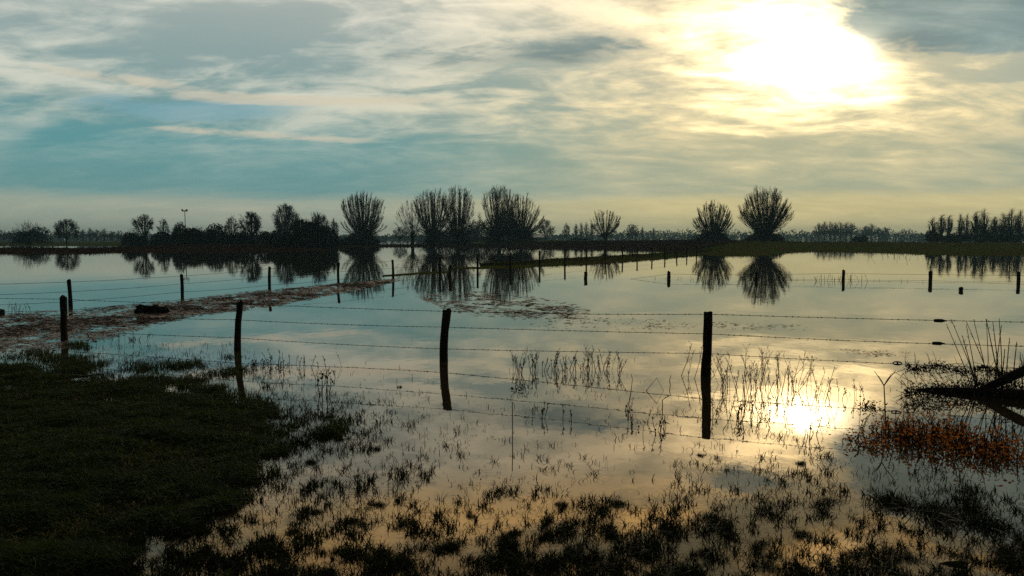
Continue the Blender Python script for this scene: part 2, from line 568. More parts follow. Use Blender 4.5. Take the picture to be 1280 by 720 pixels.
def round_tree(px, top_y, w_px, d, label, z0=0.3, trunkf=0.25, tips=170, limbs=10, twigs=8, lowf=0.28, mat='twig', group=None, name='bare_tree', thick=1.0, xshape=1.0, lean=0.0, taper=0.0):
    tp = at(px, top_y, d)
    base = Vector((tp.x, d, z0))
    h = tp.z - z0
    W = w_px * d / F
    root = tag(empty(name, base), label, 'tree', group)
    th = h * trunkf
    tr = max(0.14, 0.022 * h) * thick
    tb, top = trunk_mesh(base, th, tr, tr * 0.75, lean, 8)
    tb.build('trunk', M['bark'], root, smooth=True)
    mb = MB()
    cz = h * (1 + lowf) / 2
    rz = h * (1 - lowf) / 2
    ends = []
    lobes = [(rvec(), random.uniform(-0.26, 0.16)) for _ in range(12)]

    def env(v):
        k = 1.0
        for lv, a in lobes:
            k += a * max(0, v.dot(lv)) ** 3
        return min(k, 1.05)

    for i in range(limbs):
        v = rvec()
        v.z = abs(v.z) * 0.9 + random.uniform(-0.25, 0.25)
        v.normalize()
        k = env(v) * 0.62
        e = base + Vector((v.x * W / 2 * k, v.y * W / 2 * k, cz + v.z * rz * k))
        st = top.lerp(base + Vector((0, 0, th * 0.75)), random.random() * 0.6)
        ctl = st.lerp(e, 0.45) + Vector((0, 0, -0.02 * h)) + Vector((v.x, v.y, 0)) * W * 0.05 * xshape
        pts = [bez(st, ctl, e, t / 5) for t in range(6)]
        mb.tube(pts, [tr * 0.5 * (1 - 0.7 * t / 5) for t in range(6)], 5)
        ends.append((st, ctl, e))
    # a leader
    e = base + Vector((0, 0, h * 0.86))
    ends.append((top, top.lerp(e, 0.5), e))
    mb.tube([top, top.lerp(e, 0.5), e], [tr * 0.6, tr * 0.4, tr * 0.15], 5)
    for i in range(tips):
        v = rvec()
        if v.z < -0.8:
            v.z *= -1
        k = env(v) * random.uniform(0.45, 1.0) ** 0.5 * 0.93
        tpk = k * (1 - taper * max(0, v.z * k + .2))
        t = base + Vector((v.x * W / 2 * tpk, v.y * W / 2 * tpk, cz + v.z * rz * k))
        best = min(ends, key=lambda q: (q[2] - t).length)
        s = random.uniform(0.45, 1.0)
        st = bez(*best, s)
        ctl = st.lerp(t, 0.5) + Vector((0, 0, -0.02 * h)) + rvec() * 0.03 * h
        r0 = tr * 0.17
        mb.tube([bez(st, ctl, t, q / 3) for q in range(4)], [r0, r0 * 0.8, r0 * 0.55, r0 * 0.3], 3)
        out = Vector((v.x, v.y, v.z * 0.6 + 0.5)).normalized()
        for _ in range(twigs):
            q = bez(st, ctl, t, random.uniform(0.35, 1))
            dr = (out + rvec() * 0.9).normalized()
            l2 = h * random.uniform(0.04, 0.085)
            r2 = 0.028 * thick * (d / 200) ** 0.5
            mb.tube([q, q + dr * l2 * 0.5 + rvec() * l2 * 0.08, q + dr * l2], [r2, r2 * 0.8, r2 * 0.4], 3)
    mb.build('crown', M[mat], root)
    return root


def bush(px, top_y, w_px, d, label, z0=0.1, dens=1.0, mat='evergreen', group=None, name='bush', leaf=0.22, yb=None):
    tp = at(px, top_y, d)
    base = Vector((tp.x, d, z0))
    h = (tp.z - z0) * 1.10
    W = w_px * d / F * 1.12
    root = tag(empty(name, base), label, 'bush', group)
    mb, lb = MB(), MB()
    lobes = [(rvec(), random.uniform(-0.34, 0.16)) for _ in range(18)]
    for i in range(34):
        v = rvec()
        v.z = abs(v.z)
        e = base + Vector((v.x * W * 0.42, v.y * W * 0.42, v.z * h * 0.92))
        mb.tube([base + Vector((v.x * .3, v.y * .3, -0.2)), base.lerp(e, 0.5) + rvec() * 0.15, e], [0.08, 0.05, 0.02], 4)
    mb.build('stems', M['bark'], root)
    for i in range(int(2600 * dens)):
        v = rvec()
        v.z = abs(v.z)
        k = 1.0
        for lv, a in lobes:
            k += a * max(0, v.dot(lv)) ** 4
        k = min(k, 1.06) * random.uniform(0.25, 1.0) ** 0.42
        zb = v.z ** 0.8
        c = base + Vector((v.x * W / 2 * k, v.y * W / 2 * k, zb * h * k * 0.96))
        sz = leaf * random.uniform(0.5, 1.3)
        u = (rvec() + Vector((0, 0, 0.5))).normalized()
        w = u.cross(rvec()).normalized()
        lb.leaf(c, u * sz, w * sz * 0.5)
    for i in range(int((700 if mat != 'evergreen' else 330) * dens)):            # stray twigs breaking the outline
        v = rvec()
        v.z = abs(v.z)
        k = random.uniform(.6, 1)
        c = base + Vector((v.x * W * 0.44 * k, v.y * W * 0.44 * k, v.z * h * 0.84 * k))
        e = c + (v + rvec() * 0.6 + Vector((0, 0, 0.5))).normalized() * h * random.uniform(0.05, 0.22)
        lb.tube([c, e], [0.032, 0.012], 3)
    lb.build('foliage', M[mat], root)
    return root


# --- left shore
bush(36, 276, 46, 215, 'round dark leafless bush near the left edge of the far shore', z0=0.3, mat='twig', leaf=0.26)
round_tree(4, 285, 30, 300, 'small hazy tree at the far left edge beside the round dark bush', trunkf=0.15, lowf=0.1, tips=110)
round_tree(82, 270, 37, 215, 'round bare tree standing alone left of the hazy tree row', trunkf=0.14, lowf=0.02, tips=330, twigs=10, limbs=14)
round_tree(180, 265, 34, 190, 'spreading bare tree with many stems left of the mast', trunkf=0.2, lowf=0.3, tips=130, limbs=10, thick=1.4, xshape=2)
round_tree(204, 272, 18, 195, 'slim bare tree just left of the mast', trunkf=0.25, lowf=0.25, tips=80, limbs=8)
bush(168, 284, 34, 175, 'dark low bush under the spreading tree left of the mast')
bush(206, 288, 36, 172, 'low dark bush below the slim tree left of the mast')
bush(224, 280, 26, 165, 'tall dark bush at the foot of the mast', dens=0.8, mat='twig')
bush(247, 283, 38, 160, 'broad dark bush just right of the mast', dens=1.1, mat='twig')
bush(270, 282, 34, 160, 'twiggy dark bush between mast and the dark bare tree', mat='twig', dens=0.8)
bush(258, 290, 74, 150, 'wide low dark hedge bush on the shore right of the mast', dens=1.4)
bush(296, 288, 50, 150, 'low dark bush under the forked pair of bare trees', dens=1.0)
round_tree(289, 268, 24, 190, 'thin bare tree leaning beside the dark upright tree', trunkf=0.2, lowf=0.1, tips=130)
round_tree(314, 261, 36, 165, 'dark upright bare tree on the left shore right of the bushes', trunkf=0.18, lowf=0.1, tips=210, limbs=18, twigs=9, thick=1.3)
round_tree(358, 251, 38, 230, 'tall round topped tree behind the big dark bush', trunkf=0.15, lowf=0.02, tips=420, twigs=10, limbs=14)
bush(336, 289, 40, 160, 'small dark bush left of the big dark bush', dens=0.8)
bush(350, 285, 40, 165, 'dark bush under the tall round topped tree', dens=1.0)
round_tree(378, 270, 30, 152, 'dense dark tree top rising left out of the big dark bush', trunkf=0.15, lowf=0.1, tips=200, thick=1.2)
round_tree(398, 264, 34, 154, 'dense dark tree top rising highest out of the big dark bush', trunkf=0.15, lowf=0.1, tips=230, thick=1.2)
bush(394, 276, 62, 148, 'big dark dense bush on the water left of the first willow', dens=2.6)
bush(382, 290, 96, 140, 'long low dark thicket at the water below the big bush', dens=1.6)
round_tree(418, 272, 14, 190, 'small thin tree between big dark bush and first willow', trunkf=0.2, lowf=0.08, tips=100, limbs=8)

# mast
mp = at(231, 263, 215)
mast = tag(empty('mast', Vector((mp.x, 215, 0.2))), 'thin tall mast with a short crossbar above the left bushes', 'mast')
mb = MB()
mb.tube([(mp.x, 215, 0), (mp.x, 215, mp.z)], [0.13, 0.09], 8, cap=True)
mb.build('pole', M['steel'], mast)
mb = MB()
mb.box((mp.x - 0.75, 214.85, mp.z - 0.28), (mp.x + 0.75, 215.15, mp.z))
mb.build('crossbar', M['steel'], mast)
for s in (-1, 1):
    mb = MB()
    mb.box((mp.x + s * 0.6 - 0.22, 214.6, mp.z + 0.002), (mp.x + s * 0.6 + 0.22, 214.9, mp.z + 0.3))
    mb.build('floodlight', M['steel'], mast)

# --- willows of the middle
willow(453, 239, 60, 192, 'broad willow standing alone left of the willow cluster, crown like a brush', z0=0.3, whips=170, drop=0.30, upright=.75, tipr=.95, skirt=260, headf=0.14, twigs=17)
bush(455, 290, 46, 190, 'dark scrub around the foot of the lone brush shaped willow', dens=1.2)
bush(440, 295, 30, 188, 'small dark scrub left under the lone brush shaped willow', dens=0.6)
round_tree(500, 282, 22, 300, 'small round bare tree far behind, left of the willow cluster', trunkf=0.12, lowf=0.03, tips=204)
willow(515, 247, 44, 200, 'small slender willow leaning at the left end of the willow cluster', z0=0.3, whips=60, drop=0.5, upright=.6, tipr=1.0, skirt=10, headf=0.16, lean=0.05, twigs=9, thick=0.8, r_tr=0.42)
willow(541, 235, 60, 198, 'large willow second from left in the cluster, tall straight rods', z0=0.3, whips=140, drop=0.36, upright=.68, tipr=.95, skirt=170, headf=0.15, twigs=17)
willow(572, 231, 46, 198, 'tall narrow willow third in the cluster, left of the gap', z0=0.3, whips=115, drop=0.32, upright=.68, tipr=.95, skirt=170, headf=0.15, twigs=17)
bush(556, 287, 78, 205, 'dark scrub between the trunks of the willow cluster', dens=1.2, mat='twig', z0=0.3)
bush(597, 274, 38, 290, 'rounded tree sized bush in the gap between the willow pairs', mat='twig_far', dens=1.2, leaf=0.3)
willow(624, 231, 54, 196, 'tall willow right of the gap, left of its spreading neighbour', z0=0.3, whips=150, drop=0.36, upright=.70, tipr=.95, skirt=300, headf=0.14, twigs=17)
willow(651, 239, 58, 194, 'spreading willow at the right end of the willow cluster', z0=0.3, whips=150, drop=0.62, upright=.6, tipr=1.0, skirt=300, headf=0.14, twigs=17)
bush(638, 284, 64, 198, 'dark scrub under the right pair of cluster willows', dens=1.1, z0=0.3)
willow(757, 260, 40, 205, 'small willow alone on the reedy bank in the middle of the shore', z0=0.6, whips=85, dome=True, skirt=60, headf=0.2, twigs=14, thick=0.9, r_tr=0.45)
willow(892, 251, 52, 185, 'bushy medium willow left of the largest round one', z0=0.7, whips=170, dome=True, skirt=260, headf=0.12, twigs=17, thick=0.95)
willow(957, 232, 66, 185, 'largest round willow, fan shaped crown, right of centre', z0=0.8, whips=250, dome=True, skirt=150, headf=0.14, twigs=17, spray=14, thick=0.9)
bush(957, 291, 48, 187, 'dark scrub at the foot of the largest round willow', dens=0.8, z0=0.8)
bush(893, 290, 50, 187, 'dark scrub at the foot of the medium willow', dens=0.8, z0=0.7)
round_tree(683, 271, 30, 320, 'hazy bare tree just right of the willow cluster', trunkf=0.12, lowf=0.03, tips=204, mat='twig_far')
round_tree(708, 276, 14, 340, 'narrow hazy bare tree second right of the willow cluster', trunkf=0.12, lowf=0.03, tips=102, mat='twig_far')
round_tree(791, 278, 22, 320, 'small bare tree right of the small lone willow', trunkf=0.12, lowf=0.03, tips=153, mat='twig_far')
bush(725, 296, 26, 330, 'low dark bush in the meadow behind the middle bank', dens=0.5, leaf=0.35)
bush(1075, 291, 18, 250, 'small dark round bush alone behind the right bank', dens=0.7)

# --- hazy rows of slim trees and the far wood
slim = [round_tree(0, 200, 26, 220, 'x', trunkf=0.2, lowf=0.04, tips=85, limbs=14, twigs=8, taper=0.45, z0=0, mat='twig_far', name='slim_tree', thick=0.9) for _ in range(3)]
slim_h = at(0, 200, 220).z
slim_w = 26 * 220 / F
used = [False] * 3


def place_slim(px, top_y, w_px, d, label, group, z0=0.3, k=None):
    k = random.randrange(3) if k is None else k
    if not used[k]:
        o = slim[k]
        used[k] = True
    else:
        o = copy_tree(slim[k])
    p = at(px, top_y, d)
    o.location = (p.x, d, z0)
    sw = (w_px * d / F) / slim_w
    o.scale = (sw, sw, (p.z - z0) / slim_h)
    o.rotation_euler = (0, 0, random.uniform(0, 6.28))
    tag(o, label, 'tree', group)
    return o


GR = 'slim bare trees of the grove at the right edge'
for px, ty, w, d in ((1166, 268, 16, 205), (1178, 263, 18, 205), (1187, 264, 16, 212), (1201, 263, 14, 205), (1209, 264, 12, 214), (1221, 259, 20, 206), (1231, 257, 18, 212), (1243, 266, 20, 204),
                     (1255, 262, 18, 212), (1265, 256, 20, 206), (1276, 258, 20, 212), (1290, 256, 22, 206), (1304, 260, 22, 206)):
    place_slim(px, ty, w, d, 'slim bare tree in the dense grove on the right bank', GR, z0=0.9)
for px, ty, w in ((1168, 287, 24), (1225, 284, 36), (1247, 280, 34), (1268, 283, 40), (1195, 291, 40)):
    bush(px, ty, w, 210, 'dark scrub among the trunks of the right grove', z0=0.9, dens=0.6, mat='twig', group='scrub patches in the right grove')
PG = 'distant poplars behind the right bank'
for i, px in enumerate((1024, 1031, 1038, 1044, 1051, 1058, 1065)):
    place_slim(px, 274 + (2 if i in (0, 6) else random.uniform(0, 2.5)), 16, 470, 'hazy distant poplar in the close row right of the largest willow', PG)
for px in (720, 727, 733, 740):
    place_slim(px, 275.5 + random.uniform(-.5, 1), 9, 430, 'pale distant poplar in the short row left of the small lone willow', 'short row of pale distant poplars')
for px, ty in ((103, 285), (112, 283), (121, 285), (130, 284), (139, 287), (148, 290)):
    place_slim(px, ty, 13, 420, 'hazy tree in the far row between lone round tree and spreading tree', 'hazy far row on the left')
for px, ty in ((803, 281), (817, 282)):
    place_slim(px, ty, 6, 620, 'tiny distant poplar standing above the far wood in the middle', 'tiny poplars above the far wood')
for px, ty in ((1082, 280), (1090, 277), (1099, 282), (1107, 283)):
    place_slim(px, ty, 17, 560, 'hazy distant tree above the far wood right of the poplar row', 'hazy trees right of the poplar row')

mbw = MB()
for layer in range(3):
    d0 = (640, 820, 1000)[layer]
    px = -140.0
    while px < 1440:
        d = d0 * random.uniform(0.95, 1.05)
        h_ = float(np.interp(px, [-140, 160, 300, 480, 640, 740, 800, 870, 1000, 1070, 1120, 1160, 1300], [9, 8, 6, 5, 6, 7, 12, 10, 9, 14, 11, 6, 8])) * (1 - 0.1 * layer)
        hh = h_ * random.uniform(0.7, 1.15) * 0.85
        p = at(px, 296.5, d)
        rx = random.uniform(3, 6)
        for _ in range(130):
            v = rvec()
            v.z = abs(v.z)
            k = random.uniform(0.4, 1) ** 0.4
            c = Vector((p.x + v.x * rx * k, d + v.y * 3 * k, v.z * hh * k))
            u = (rvec() + Vector((0, 0, 0.6))).normalized() * random.uniform(0.4, 0.95)
            w = u.cross(rvec()).normalized() * random.uniform(0.25, 0.5)
            mbw.leaf(c, u, w)
        px += rx * 1.1 * F / d
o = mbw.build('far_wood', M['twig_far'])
tag(o, 'long bluish line of far woodland along the horizon', 'woodland', kind='stuff')


# low farm sheds behind the willows
def shed(x0, x1, yt, d, label, hz=None):
    a, c = at(x0, yt, d), at(x1, yt, d)
    root = tag(empty('farm_shed', Vector(((a.x + c.x) / 2, d + 4, 0.2))), label, 'building')
    eave = a.z - 1.1
    mb = MB()
    mb.box((a.x + 0.3, d + 0.3, -0.1), (c.x - 0.3, d + 9.7, eave))
    mb.build('wall', M['wall'], root)
    mb = MB()
    mb.v = [(a.x, d, eave + .003), (c.x, d, eave + .003), (c.x, d + 10, eave + .003), (a.x, d + 10, eave + .003), (a.x, d + 5, a.z), (c.x, d + 5, a.z)]
    mb.f = [(0, 1, 5, 4), (2, 3, 4, 5), (0, 4, 3), (1, 2, 5), (0, 3, 2, 1)]
    mb.build('roof', M['roof'], root)
    n = max(2, int((c.x - a.x) / 4))
    for i in range(n):
        x = a.x + (i + 0.5) * (c.x - a.x) / n
        mb = MB()
        mb.box((x - 0.9, d + 0.22, eave * 0.3), (x + 0.9, d + 0.298, eave * 0.75))
        mb.build('window', M['plastic'], root)
    return root


shed(578, 590, 291.5, 330, 'small grey farm shed with pale roof left of the long one')
shed(592, 616, 293, 340, 'long low farm shed with pale roof in the gap between willows')
shed(656, 684, 293.5, 360, 'long low farm shed behind the right end of the willow cluster')


# ------------------------------------------------------------------ fences
def post_mesh(base, h, r, leanx=0.0, bend=0.0, n=10, sub=0.6):
    mb = MB()
    K = 9
    pts, rad = [], []
    for i in range(K):
        t = i / (K - 1)
        z = -sub + (h + sub) * t
        q = max(0, z) / h
        pts.append(base + Vector((leanx * q + bend * math.sin(q * math.pi) + random.uniform(-1, 1) * r * 0.06, random.uniform(-1, 1) * r * 0.06, z)))
        rad.append(r * random.uniform(0.92, 1.08) * (1.04 - 0.08 * t))
    top = pts[-1]
    pts.append(top + Vector((random.uniform(-.2, .2) * r, 0, r * 0.12)))
    rad.append(rad[-1] * 0.72)
    mb.tube(pts, rad, n, cap=True)
    for v in range(len(mb.v) - 2 * n, len(mb.v)):
        x, y, z = mb.v[v]
        mb.v[v] = (x + random.uniform(-1, 1) * r * .08, y, z + random.uniform(-1, 1) * r * .12)
    return mb


def wire_mesh(pts, r, sag=0.02, barb=0.0, n=4):
    mb = MB()
    for a, c in zip(pts[:-1], pts[1:]):
        a, c = Vector(a), Vector(c)
        L = (c - a).length
        sg = sag * random.uniform(.4, 2.0)
        K = 10
        line = []
        for k in range(K + 1):
            t = k / K
            p = a.lerp(c, t)
            p.z -= sg * 4 * t * (1 - t) * min(1, L / 4)
            line.append(p)
        mb.tube(line, [r] * (K + 1), n)
        if barb:
            m = int(L / barb)
            for k in range(m):
                t = (k + random.uniform(.1, .9)) / m
                p = a.lerp(c, t)
                p.z -= sg * 4 * t * (1 - t) * min(1, L / 4)
                for _ in range(2):
                    u = rvec() * 0.016
                    mb.tube([p - u, p + u], [r * 0.75, r * 0.5], 3)
                mb.tube([p - (c - a).normalized() * 0.012, p + (c - a).normalized() * 0.012], [r * 1.5] * 2, 5)
    return mb


# near barbed wire fence: (column of the top, row of the top, column at the water, row at the water, radius, wire rows)
near = [(-13.3, 17.5, 0.87, 0.060, 0.0, 0.0, (.82, .50, .20)),
        (-9.13, 16.15, 0.885, 0.068, 0.01, 0.00, (.85, .52, .215)),
        (-5.12, 14.75, 0.89, 0.062, 0.075, -0.015, (.872, .575, .238)),
        (-1.17, 13.54, 0.86, 0.074, 0.065, -0.02, (.845, .575, .203)),
        (2.94, 12.0, 0.965, 0.074, 0.02, 0.012, (.945, .648, .350)),
        (7.0, 10.5, 1.00, 0.070, 0.02, 0.0, (.98, .66, .36))]
fence = tag(empty('barbed_wire_fence', (2.94, 12.0, 0)), 'near barbed wire fence on thick dark wooden posts standing in the water', 'fence')
near_labels = [None, 'straight post rising from the grass bank at the left', 'post leaning right at the tip of the grass bank', 'bent leaning post in open water near the middle', 'tallest straight post right of the middle', None]
for (x, y, h, r, ln, bd, ws), lb in zip(near, near_labels):
    o = post_mesh(Vector((x, y, 0)), h, r, ln, bd, 12).build('fence_post', M['post'], fence, smooth=True)
    if lb:
        o['label'] = lb
for k in range(3):
    pts = []
    for (x, y, h, r, ln, bd, ws) in near:
        z = ws[k]
        pts.append((x + ln * z / h + bd * math.sin(z / h * math.pi), y - r - 0.004, z))
    wire_mesh(pts, 0.0036, 0.012, 0.11).build('wire', M['wire'], fence)


def on_near_wire(px, k):       # point of near wire k on a photo column (last span)
    a, c = near[4], near[5]
    best = None
    for i in range(401):
        t = i / 400
        p = Vector((a[0] + (c[0] - a[0]) * t, a[1] + (c[1] - a[1]) * t - 0.075, a[6][k] + (c[6][k] - a[6][k]) * t - 0.012 * 4 * t * (1 - t)))
        q = to_px(p.x, p.y, p.z)[0]
        if best is None or abs(q - px) < best[0]:
            best = (abs(q - px), p, t)
    return best[1]


dirw = Vector((near[5][0] - near[4][0], near[5][1] - near[4][1], 0.01)).normalized()
for px, k in ((1175, 0), (1173, 1)):
    p = on_near_wire(px, k)
    mb = MB()
    mb.tube([p + dirw * s for s in (-.075, -.07, -.02, .03, .055, .085)], [.012, .023, .025, .024, .013, .008], 10, cap=True)
    mb.build('insulator', M['plastic'], fence, smooth=True)
p = on_near_wire(1122, 2)
mb = MB()
ring = []
for i in range(17):
    a = 2 * math.pi * i / 16
    ring.append(p + dirw * (0.055 * math.cos(a)) + Vector((0, 0, 0.022 * math.sin(a))))
mb.tube(ring, [0.009] * 17, 6)
mb.tube([p - Vector((0, 0, .022)), p + Vector((0, 0, .022))], [.012, .012], 6)
mb.build('insulator', M['steel'], fence, smooth=True)

# fence along the dyke
row2 = [(-112, 389, 0.80), (88, 382.5, 0.79), (228, 369.5, 0.76), (337, 361.2, 0.89), (423, 353.7, 0.93), (491.5, 348, 0.95), (550, 343.4, 0.98), (597, 339.4, 1.03),
        (638, 336.3, 1.07), (674.5, 333.3, 1.15), (706, 330.9, 1.16), (733, 328.4, 1.17), (756.5, 326.6, 1.16), (778, 325, 1.15), (796.5, 323.8, 1.14), (815, 322.7, 1.12), (831, 321.7, 1.08), (846, 320.9, 1.02), (858.5, 320.0, 1.0), (870.5, 319.2, 0.98)]
f2 = tag(empty('dyke_fence', gnd(491.5, 348)), 'thin post and wire fence running from left edge along the narrow dyke', 'fence')
pp = []
for i, (px, ym, h) in enumerate(row2):
    p = gnd(px, ym)
    pp.append((p, h))
    post_mesh(p, h, 0.062 if i < 6 else 0.068, random.uniform(-.03, .03), random.uniform(-.02, .02), 8).build('fence_post', M['post'], f2, smooth=True)
for zf in (0.93, 0.56, 0.18):
    wire_mesh([Vector((p.x, p.y - 0.07, h * zf)) for p, h in pp], 0.0055, 0.02, 0).build('wire', M['wire'], f2)

# flooded fence in the right-hand field
row3 = [(732, 348.3, 0.33, .09), (836, 349, 0.37, .09), (945, 349.6, 0.36, .07), (1054, 350.6, 0.50, .075), (1163, 352, 0.48, .085), (1273, 353.6, 0.49, .08), (1392, 355, .5, .08)]
f3 = tag(empty('flooded_fence', gnd(1054, 350.6)), 'row of short drowned posts with one wire in the right field', 'fence')
pp = []
for px, ym, h, r in row3:
    p = gnd(px, ym)
    pp.append((p, h))
    post_mesh(p, h, r, random.uniform(-.02, .02), 0, 9).build('fence_post', M['post'], f3, smooth=True)
e = gnd(784, 348.6)
pts = [Vector((e.x, e.y, -0.02))] + [Vector((p.x, p.y - .09, h * 0.72)) for p, h in pp[1:]]
wire_mesh(pts, 0.006, 0.01, 0).build('wire', M['wire'], f3)
pts = [Vector((p.x, p.y - .09, h * 0.12)) for p, h in pp[2:]]
wire_mesh(pts, 0.005, 0.02, 0).build('wire', M['wire'], f3)
p = gnd(562, 347.8)
o = post_mesh(Vector((0, 0, 0)), 0.65, 0.085, 0.05, 0, 9).build('stake', M['post'], smooth=True, loc=(0, 0, 0))
o.location = p
tag(o, 'single thick stake leaning before the reflections of the willow cluster', 'stake')
p = gnd(1201, 363.5)
o = post_mesh(Vector((0, 0, 0)), 0.12, 0.085, 0, 0, 9).build('post_stump', M['post'], smooth=True)
o.location = p
tag(o, 'tiny post stump just above the water between the right field posts', 'stump')

# thin rod in the water, near the camera
p = gnd(640.5, 546)
mb = MB()
mb.tube([Vector((0, 0, -.2)), Vector((0.001, 0, .2)), Vector((0, 0, .37))], [.0055, .0055, .005], 6, cap=True)
o = mb.build('thin_rod', M['steel'], loc=(0, 0, 0))
o.location = p
tag(o, 'thin straight rod standing in open water between bent post and straight post', 'rod')

# ------------------------------------------------------------------ grass
# dense turf of the near bank
def cand(n, x0, x1):
    """candidates with about equal density on the picture's rows (denser close by)"""
    Y = 1.0 / rng.uniform(1 / 18.0, 1 / 4.2, n)
    X = rng.uniform(x0, x1, n) * Y
    return X, Y


X, Y = cand(640000, -0.78, 0.0)
px, py = to_px(X, Y, 0 * X)
lump = fbm(X * 2.6 + 3, Y * 2.6)
t = turf(px, py) + (fbm(X * 1.3 + 3, Y * 1.3) - 0.5) * 260 + (lump - 0.5) * 140
g0 = ground_h(X, Y)
dry = np.clip((g0 + 0.012) / 0.02, 0, 1) * (turf(px, py) > -150) * 0.8
keep = rng.random(len(X)) < np.maximum(dry, (t > 0) * np.clip(t / 45, 0, 1) * np.clip(0.25 + 1.6 * (lump - 0.25), 0.08, 1))
X, Y, t, lump = X[keep], Y[keep], t[keep], lump[keep]
n = len(X)
gz = ground_h(X, Y)
hh = rng.uniform(0.03, 0.11, n) * (0.35 + 2.0 * np.clip(lump - 0.2, 0, 1))
o = blades('bank_grass', np.stack([X, Y, np.maximum(gz - 0.005, -0.02)], 1), hh + np.clip(-gz, 0, .02), rng.uniform(0.006, 0.014, n), rng.uniform(0.3, 1.6, n), M['grass'])
tag(o, 'dark dense pasture grass covering the near bank at lower left', 'grass', kind='stuff')


pick = rng.random(n) < 0.03
sx, sy, sz = X[pick], Y[pick], gz[pick]
ns = len(sx)
o = blades('dead_straw', np.stack([sx, sy, np.maximum(sz, 0)], 1), rng.uniform(0.03, 0.11, ns), rng.uniform(0.004, 0.009, ns), rng.uniform(0.8, 2.4, ns), M['straw'])
tag(o, 'dead straw blades scattered through the dark pasture of the near bank', 'grass', kind='stuff')

# sparse grass standing in the shallow water
def sparse(px, py):
    d = 1.2 * sstep(590, 728, py)                                                      # front
    d += 1.0 * np.exp(-((px - 420) / 95) ** 2 - ((py - 528) / 30) ** 2)                 # tongue right of the bank
    d += 0.55 * np.exp(-((px - 320) / 90) ** 2 - ((py - 468) / 14) ** 2)
    d += 0.9 * sstep(-110, 0, turf(px, py))
    d += 0.5 * np.exp(-((px - 470) / 190) ** 2 - ((py - 590) / 40) ** 2)
    d += 0.5 * np.exp(-((px - 760) / 260) ** 2 - ((py - 640) / 40) ** 2)
    d += 0.45 * np.exp(-((px - 1010) / 150) ** 2 - ((py - 610) / 45) ** 2)
    d += 0.55 * np.exp(-((px - 1190) / 130) ** 2 - ((py - 632) / 30) ** 2)
    d -= 0.45 * np.exp(-((px - 1160) / 170) ** 2 - ((py - 684) / 26) ** 2) + 0.3 * np.exp(-((px - 960) / 90) ** 2 - ((py - 672) / 30) ** 2)
    d += 0.10 * np.exp(-((px - 760) / 260) ** 2 - ((py - 510) / 40) ** 2)
    return np.clip(d, 0, 1.5)


X, Y = cand(680000, -0.70, 0.72)
px, py = to_px(X, Y, 0 * X)
den = sparse(px, py)
c1 = fbm(X * 3.4 + 11, Y * 3.4 + 5)
c2 = fbm(X * 18.0 + 2, Y * 13.0 + 7)
fld = 0.32 * c1 + 0.68 * c2                       # clumps: the denser the place the larger the share above the threshold
thr = 0.640 - 0.086 * den
pr = sstep(0.0, 0.07, fld - thr) * 0.6 + 0.055 * den * sstep(.36, .58, c1) + 0.09 * den * sstep(-0.08, 0.0, fld - thr)
keep = rng.random(len(X)) < pr * np.clip(den * 4, 0, 1)
X, Y, ex = X[keep], Y[keep], np.clip((fld - thr)[keep], 0, 0.15)
n = len(X)
hh = rng.uniform(0.02, 0.075, n) * (0.8 + 6 * ex)
o = blades('flooded_grass', np.stack([X, Y, np.full(n, -0.02)], 1), hh + 0.02, rng.uniform(0.004, 0.0085, n), rng.uniform(0.2, 1.7, n), M['grass_wet'])
tag(o, 'sparse grass clumps poking out of the shallow water in front', 'grass', kind='stuff')

# ragged grass tufts standing in the water
tuft_mesh = []
for q in range(5):
    n = 460
    cen = rng.normal(0, 0.075, (5, 2)) * np.array([1.5, 0.8])
    w_ = rng.integers(0, 5, n)
    pos = np.concatenate([cen[w_] + rng.normal(0, 0.035, (n, 2)), np.full((n, 1), -0.03)], 1)
    tuft_mesh.append(blades('grass_tuft', pos, rng.uniform(0.045, 0.125, n) * (0.7 + 0.12 * w_), rng.uniform(0.004, 0.008, n), rng.uniform(0.2, 1.9, n), M['grass_wet']))
first = [True] * 5
TUFTS = [(1172, 642, 1.9, 'largest dark grass tuft in the water at lower right'), (1108, 630, 1.5, 'broad grass tuft left of the largest one at lower right'),
         (1245, 652, 1.7, 'wide dark tuft at the right edge beyond the largest one'), (1035, 632, 0.9, 'lone small tuft left of the two big right tufts')]
G0 = 'small grass tufts in the shallow water'
for px, py, s in ((700, 632, .7), (775, 630, .8), (470, 630, .8), (440, 655, .9), (510, 655, .8), (590, 645, .6), (640, 668, .8), (680, 672, 1.0), (770, 668, .9), (800, 690, 1.1), (720, 692, 1.1), (560, 684, 1.0),
                  (620, 700, 1.0), (498, 694, 1.1), (425, 692, .9), (395, 640, .7), (368, 665, .7), (872, 692, 1.0), (912, 655, .6), (952, 684, .9), (890, 648, .6), (1000, 668, .8), (1060, 694, 1.2), (1130, 692, 1.2), (1212, 698, 1.3), (1266, 692, 1.3),
                  (1000, 580, .5), (875, 570, .35), (430, 550, .6), (470, 562, .5), (500, 484, .35), (390, 578, .6), (345, 522, .6), (412, 522, .5), (640, 486, .3), (965, 708, 1.1), (850, 714, 1.2), (760, 714, 1.1), (660, 714, 1.1)):
    TUFTS.append((px, py, s, None))
